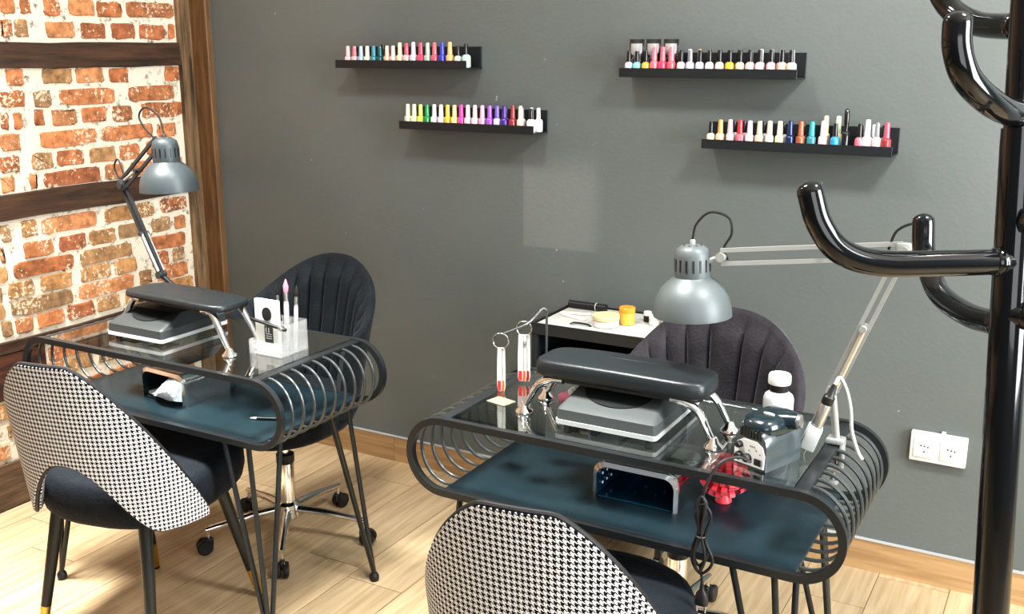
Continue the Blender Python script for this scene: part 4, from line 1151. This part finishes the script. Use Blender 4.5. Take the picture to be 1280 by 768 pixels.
# ------------------------------------------------------------------ acrylic organiser on the left table
def open_box(mb, lo, hi, t):
    x0, y0, z0 = lo; x1, y1, z1 = hi
    mb.box((x0, y0, z0), (x1, y1, z0 + t)); mb.box((x0, y0, z0 + t), (x1, y0 + t, z1)); mb.box((x0, y1 - t, z0 + t), (x1, y1, z1))
    mb.box((x0, y0 + t, z0 + t), (x0 + t, y1 - t, z1)); mb.box((x1 - t, y0 + t, z0 + t), (x1, y1 - t, z1))
def make_organiser():
    T = thing('acrylic_organiser', (-1.850, 2.02, GZ), 'clear acrylic desk organiser on the right end of the left table', 'organiser')
    mb = MB(); open_box(mb, (-.055, -.020, 0), (.055, .055, .085), .0025); mb.build('tall_compartment', ACRYLIC, T, 0)
    mb = MB(); open_box(mb, (-.055, -.055, 0), (.055, -.0205, .040), .0025); mb.build('low_tray', ACRYLIC, T, 0)
    MB().box((-.0015, -.0175, .003), (.0015, .0525, .080)).build('divider', ACRYLIC, T, 0)
make_organiser()
bx = thing('white_card_box', (-1.858, 1.992, GZ + .003), 'tall white card box with black oval and label standing in the acrylic organiser', 'box')
MB().rbox((-.040, -.006, 0), (.040, .006, .146), .002, 2).build('sleeve', PAPER, bx)
MB().lathe([(.0185, 0), (.0185, .003), (.015, .004)], seg=24, M=axisM((.004, -.0062, .108), (0, -1, 0)), sx=.85).build('black_oval', BLACK_PL, bx)
MB().rbox((-.008, -.0068, .028), (.022, -.0060, .075), .0003, 1).build('dark_label', DGREY_PL, bx)
mb = MB()
for z in (.040, .046, .052): mb.box((-.003, -.0072, z), (.017, -.0068, z + .0018))
mb.box((-.003, -.0072, .056), (-.0005, -.0068, .070)); mb.box((.006, -.0072, .056), (.009, -.0068, .070))
mb.build('label_print', PAPER, bx)
def tool(name, p, d, L_, r, mats, label, cat, tipm=None):
    T = thing(name, p, label, cat)
    M = axisM((0, 0, 0), d)
    MB().lathe([(r * .7, 0), (r, L_ * .1), (r * .9, L_ * .62), (r * .7, L_ * .70)], seg=12, M=M).build('handle', mats, T)
    MB().lathe([(r * .8, L_ * .695), (r * .8, L_ * .82)], seg=12, M=M).build('ferrule', SATIN, T)
    MB().lathe([(r * .8, L_ * .82), (r * .95, L_ * .90), (r * .15, L_)], seg=12, M=M).build('bristles', tipm or BLACK_PL, T)
tool('nail_brush', (-1.842, 2.045, GZ + .004), (.03, .0, 1), .192, .008, PALE_PL, 'pink-tipped nail brush standing tallest in the acrylic organiser', 'brush', pbr('pink_plastic', (.75, .22, .33), rough=.3))
tool('nail_brush', (-1.862, 2.048, GZ + .004), (-.06, .0, 1), .176, .0055, BLACK_PL, 'dark slim nail brush left of the pink-tipped one in the organiser', 'brush')
tool('nail_brush', (-1.818, 2.050, GZ + .004), (.08, .0, 1), .180, .0065, PALE_PL, 'grey-handled nail brush right of the pink-tipped one in the organiser', 'brush')
tool('nail_brush', (-1.888, 2.030, GZ + .004), (-.10, .0, 1), .11, .006, pbr('amber_plastic', (.55, .32, .08), rough=.3), 'short amber-handled brush at the left side of the organiser', 'brush')
nf = thing('nail_clipper', (-1.845, 1.978, GZ + .0855), 'black nail clipper lying slanted across the organiser front', 'nail clipper')
MB().rbox((-.062, -.005, -.004), (.062, .005, .004), .003, 3, M=Matrix.Rotation(R(8), 4, 'Y')).build('lever', BLACK_PL, nf)
MB().lathe([(.0065, -.006), (.0075, -.003), (.0075, .005), (.0065, .007)], seg=16, M=axisM((.045, 0, -.006), (0, -1, 0))).build('pivot', SATIN, nf)
# small pen left on the lower shelf of the left table
pn = thing('cuticle_pen', (-1.86, 1.93, SZ + .0045), 'short dark pen with pale tip on the left table\'s lower shelf', 'pen')
MB().tube([(0, 0, 0), (.055, .025, 0)], .0045, 12).build('barrel', BLACK_PL, pn)
MB().tube([(0, 0, 0), (-.016, -.0073, 0)], [.0042, .002], 12).build('tip', PALE_PL, pn)

# ------------------------------------------------------------------ trolley by the wall
def make_cart():
    x0, x1, y0, y1 = -1.432, -.985, 2.68, 2.965; cx, cy = (x0 + x1) / 2, (y0 + y1) / 2
    T = thing('salon_trolley', (cx, cy, 0), 'black salon trolley with supply tray against the grey wall behind the right table', 'trolley')
    hx, hy = (x1 - x0) / 2, (y1 - y0) / 2; zt = .736
    mb = MB(); open_box(mb, (-hx, -hy, zt - .035), (hx, hy, zt), .006); mb.build('top_tray', BLACK_STEEL, T, 0)
    for sx in (-1, 1):
        for sy in (-1, 1): MB().rbox((sx*(hx-.012) - .010, sy*(hy-.012) - .010, .05), (sx*(hx-.012) + .010, sy*(hy-.012) + .010, zt - .034), .003, 2).build('post', BLACK_STEEL, T)
    MB().rbox((-hx + .003, -hy + .025, .06), (-hx + .010, hy - .025, zt - .04), .002, 1).build('side_panel', DGREY_PL, T)
    MB().rbox((hx - .010, -hy + .025, .06), (hx - .003, hy - .025, zt - .04), .002, 1).build('side_panel', DGREY_PL, T)
    for z in (.49, .31, .14):
        d = MB(); open_box(d, (-hx + .024, -hy + .004, z), (hx - .024, hy - .004, z + .14), .005)
        dr = d.build('drawer', BLACK_PL, T, 0)
        MB().rbox((-.05, -hy - .012, z + .10), (.05, -hy + .003, z + .112), .003, 2).build('handle', SATIN, dr)
    for sx in (-1, 1):
        for sy in (-1, 1):
            MB().lathe([(.006, -.012), (.024, -.011), (.025, 0), (.024, .011), (.006, .012)], seg=16, M=axisM((sx*(hx-.015), sy*(hy-.015), .0255), (1, 0, 0))).build('caster', BLACK_PL, T)
    return cx, cy, hx, hy, zt
cx, cy, hx, hy, zt = make_cart()
fz = zt - .029
ln = MB().rbox((-hx + .012, -hy + .012, 0), (hx - .012, hy - .012, .026), .004, 2).build('supply_tray', pbr('tray_white', (.48, .48, .46), rough=.4), None, loc=(cx, cy, fz + .0005))
tag(ln, 'white plastic supply tray filling the top of the black trolley', 'tray')
tz = fz + .0268
def jar(x, y, r, h, body, lid, label, lidh=.014):
    T = thing('cosmetic_jar', (x, y, tz), label, 'jar')
    MB().lathe([(r * .9, 0), (r, .002), (r, h - lidh - .001)], seg=28).build('pot', body, T)
    MB().lathe([(r * 1.03, h - lidh), (r * 1.04, h - lidh + .002), (r * 1.03, h - .002), (r * .96, h), (.002, h)], seg=28).build('lid', lid, T)
ORANGE = pbr('orange_gel', (.80, .36, .06), rough=.2, coat=.5); CREAM = pbr('cream_plastic', (.62, .50, .28), rough=.4); AMBERL = pbr('amber_lid', (.72, .27, .03), rough=.2)
jar(-1.217, 2.760, .040, .036, WHITE_PL, CREAM, 'wide white jar with cream lid in the middle of the trolley tray')
jar(-1.170, 2.810, .024, .054, ORANGE, AMBERL, 'taller orange jar behind the wide cream jar on the trolley')
jar(-1.037, 2.830, .021, .040, ORANGE, AMBERL, 'small orange jar at the right end of the trolley tray, near the lamp')
jar(-1.092, 2.845, .019, .030, WHITE_PL, WHITE_PL, 'small white jar left of the right-hand orange jar on the trolley', .010)
jar(-1.127, 2.870, .012, .032, BLACK_PL, WHITE_PL, 'little black pot with white lid at the back of the trolley tray', .012)
rl = thing('brush_roll', (-1.35, 2.915, tz + .0125), 'black rolled brush case along the back of the trolley tray', 'case')
MB().tube([(-.065, 0, 0), (.065, 0, 0)], .012, 16).build('roll', BLACK_PL, rl)
MB().tube([(.030, .0125 * math.cos(t / 16 * 2 * math.pi), .0125 * math.sin(t / 16 * 2 * math.pi)) for t in range(16)], .0015, 6, closed=True).build('band', PALE_PL, rl)
fl = MB().rbox((-.05, -.010, 0), (.05, .010, .004), .002, 2).build('nail_file', PAPER, None, loc=(-1.345, 2.80, tz + .0003)); fl.rotation_euler = (0, 0, R(-20))
tag(fl, 'white nail file at the left end of the trolley tray', 'nail file')
fl = MB().rbox((-.05, -.010, 0), (.05, .010, .004), .002, 2).build('nail_file', pbr('cream_file', (.75, .70, .58), rough=.8), None, loc=(-1.36, 2.845, tz + .0003)); fl.rotation_euler = (0, 0, R(12))
tag(fl, 'cream nail file behind the white one on the trolley tray', 'nail file')
tz2 = thing('tweezers', (-1.285, 2.725, tz + .002), 'black bent tweezers at the front of the trolley tray', 'tweezers')
for s_ in (-1, 1):
    MB().tube(cr([(-.035, s_ * .001, 0), (-.02, s_ * .005, .005), (.02, s_ * .004, .005), (.035, s_ * .001, 0)], 5), .0018, 8).build('arm', BLACK_PL, tz2)

# ------------------------------------------------------------------ camera
cam_d = bpy.data.cameras.new('camera'); cam = bpy.data.objects.new('camera', cam_d); COL.objects.link(cam)
f_px, yh, yaw = 1285., 60., R(29.2)
pitch = math.atan((384 - yh) / f_px)
cam.location = (0, 0, 1.55); cam.rotation_euler = (math.pi / 2 - pitch, 0, yaw)
cam_d.sensor_fit = 'HORIZONTAL'; cam_d.sensor_width = 36; cam_d.lens = f_px * 36 / 1280
cam_d.clip_start = .05
SC.camera = cam

# ------------------------------------------------------------------ light
def area(name, loc, target, size, power, col=(1, 1, 1), sy=None):
    l = bpy.data.lights.new(name, 'AREA'); l.energy = power; l.color = col; l.size = size
    if sy: l.shape = 'RECTANGLE'; l.size_y = sy
    o = bpy.data.objects.new(name, l); COL.objects.link(o); o.location = loc
    o.rotation_euler = (Vector(target) - Vector(loc)).to_track_quat('-Z', 'Y').to_euler()
    return o
area('window_and_fill', (2.3, 1.55, 1.6), (-1.5, 2.2, 1.0), 1.5, 195, (.97, .99, 1.), 1.9)  # unseen fill added at right: lights the bricks, only grazes the grey wall
area('window_and_fill', (1.3, -1.2, 1.6), (-1.0, 2.0, .6), 1.8, 38, (.98, .99, 1.), 1.6)
area('ceiling_and_fill', (-2.55, 1.70, 2.68), (-2.5, 1.8, 0), .25, 9, (1., .97, .92))
area('ceiling_and_fill', (-1.40, 1.70, 2.68), (-1.4, 1.8, 0), .25, 24, (1., .99, .96))
area('ceiling_and_fill', (.35, 1.70, 2.68), (.3, 2.2, 0), .35, 62, (1., .99, .97))  # added fill that brightens the right part of the grey wall
for lx, ly, pw in ((-2.45, 1.55, 36), (-1.25, 1.6, 24)):
    area('floor_fill', (lx, ly, 2.66), (lx, ly, 0), .4, pw, (1., .97, .93)).data.spread = R(72)  # added narrow downlights that brighten the floor but not the walls
w = bpy.data.worlds.new('room_world'); SC.world = w; w.use_nodes = True
nt = w.node_tree; bg = nt.nodes['Background']
tc = nt.nodes.new('ShaderNodeTexCoord'); sp = nt.nodes.new('ShaderNodeSeparateXYZ'); nt.links.new(tc.outputs['Generated'], sp.inputs[0])
crn = nt.nodes.new('ShaderNodeValToRGB'); crn.color_ramp.elements[0].color = (.30, .30, .29, 1); crn.color_ramp.elements[1].color = (.85, .87, .9, 1)
crn.color_ramp.elements[0].position = .35; crn.color_ramp.elements[1].position = .62
mr = nt.nodes.new('ShaderNodeMapRange'); mr.inputs['From Min'].default_value = -1; nt.links.new(sp.outputs[2], mr.inputs['Value'])
nt.links.new(mr.outputs['Result'], crn.inputs[0]); nt.links.new(crn.outputs[0], bg.inputs['Color'])
bg.inputs['Strength'].default_value = .40
SC.view_settings.view_transform = 'Standard'
try: SC.view_settings.look = 'Medium High Contrast'
except Exception: SC.view_settings.look = 'None'
print('LOOK', SC.view_settings.look)
SC.view_settings.exposure = 0.
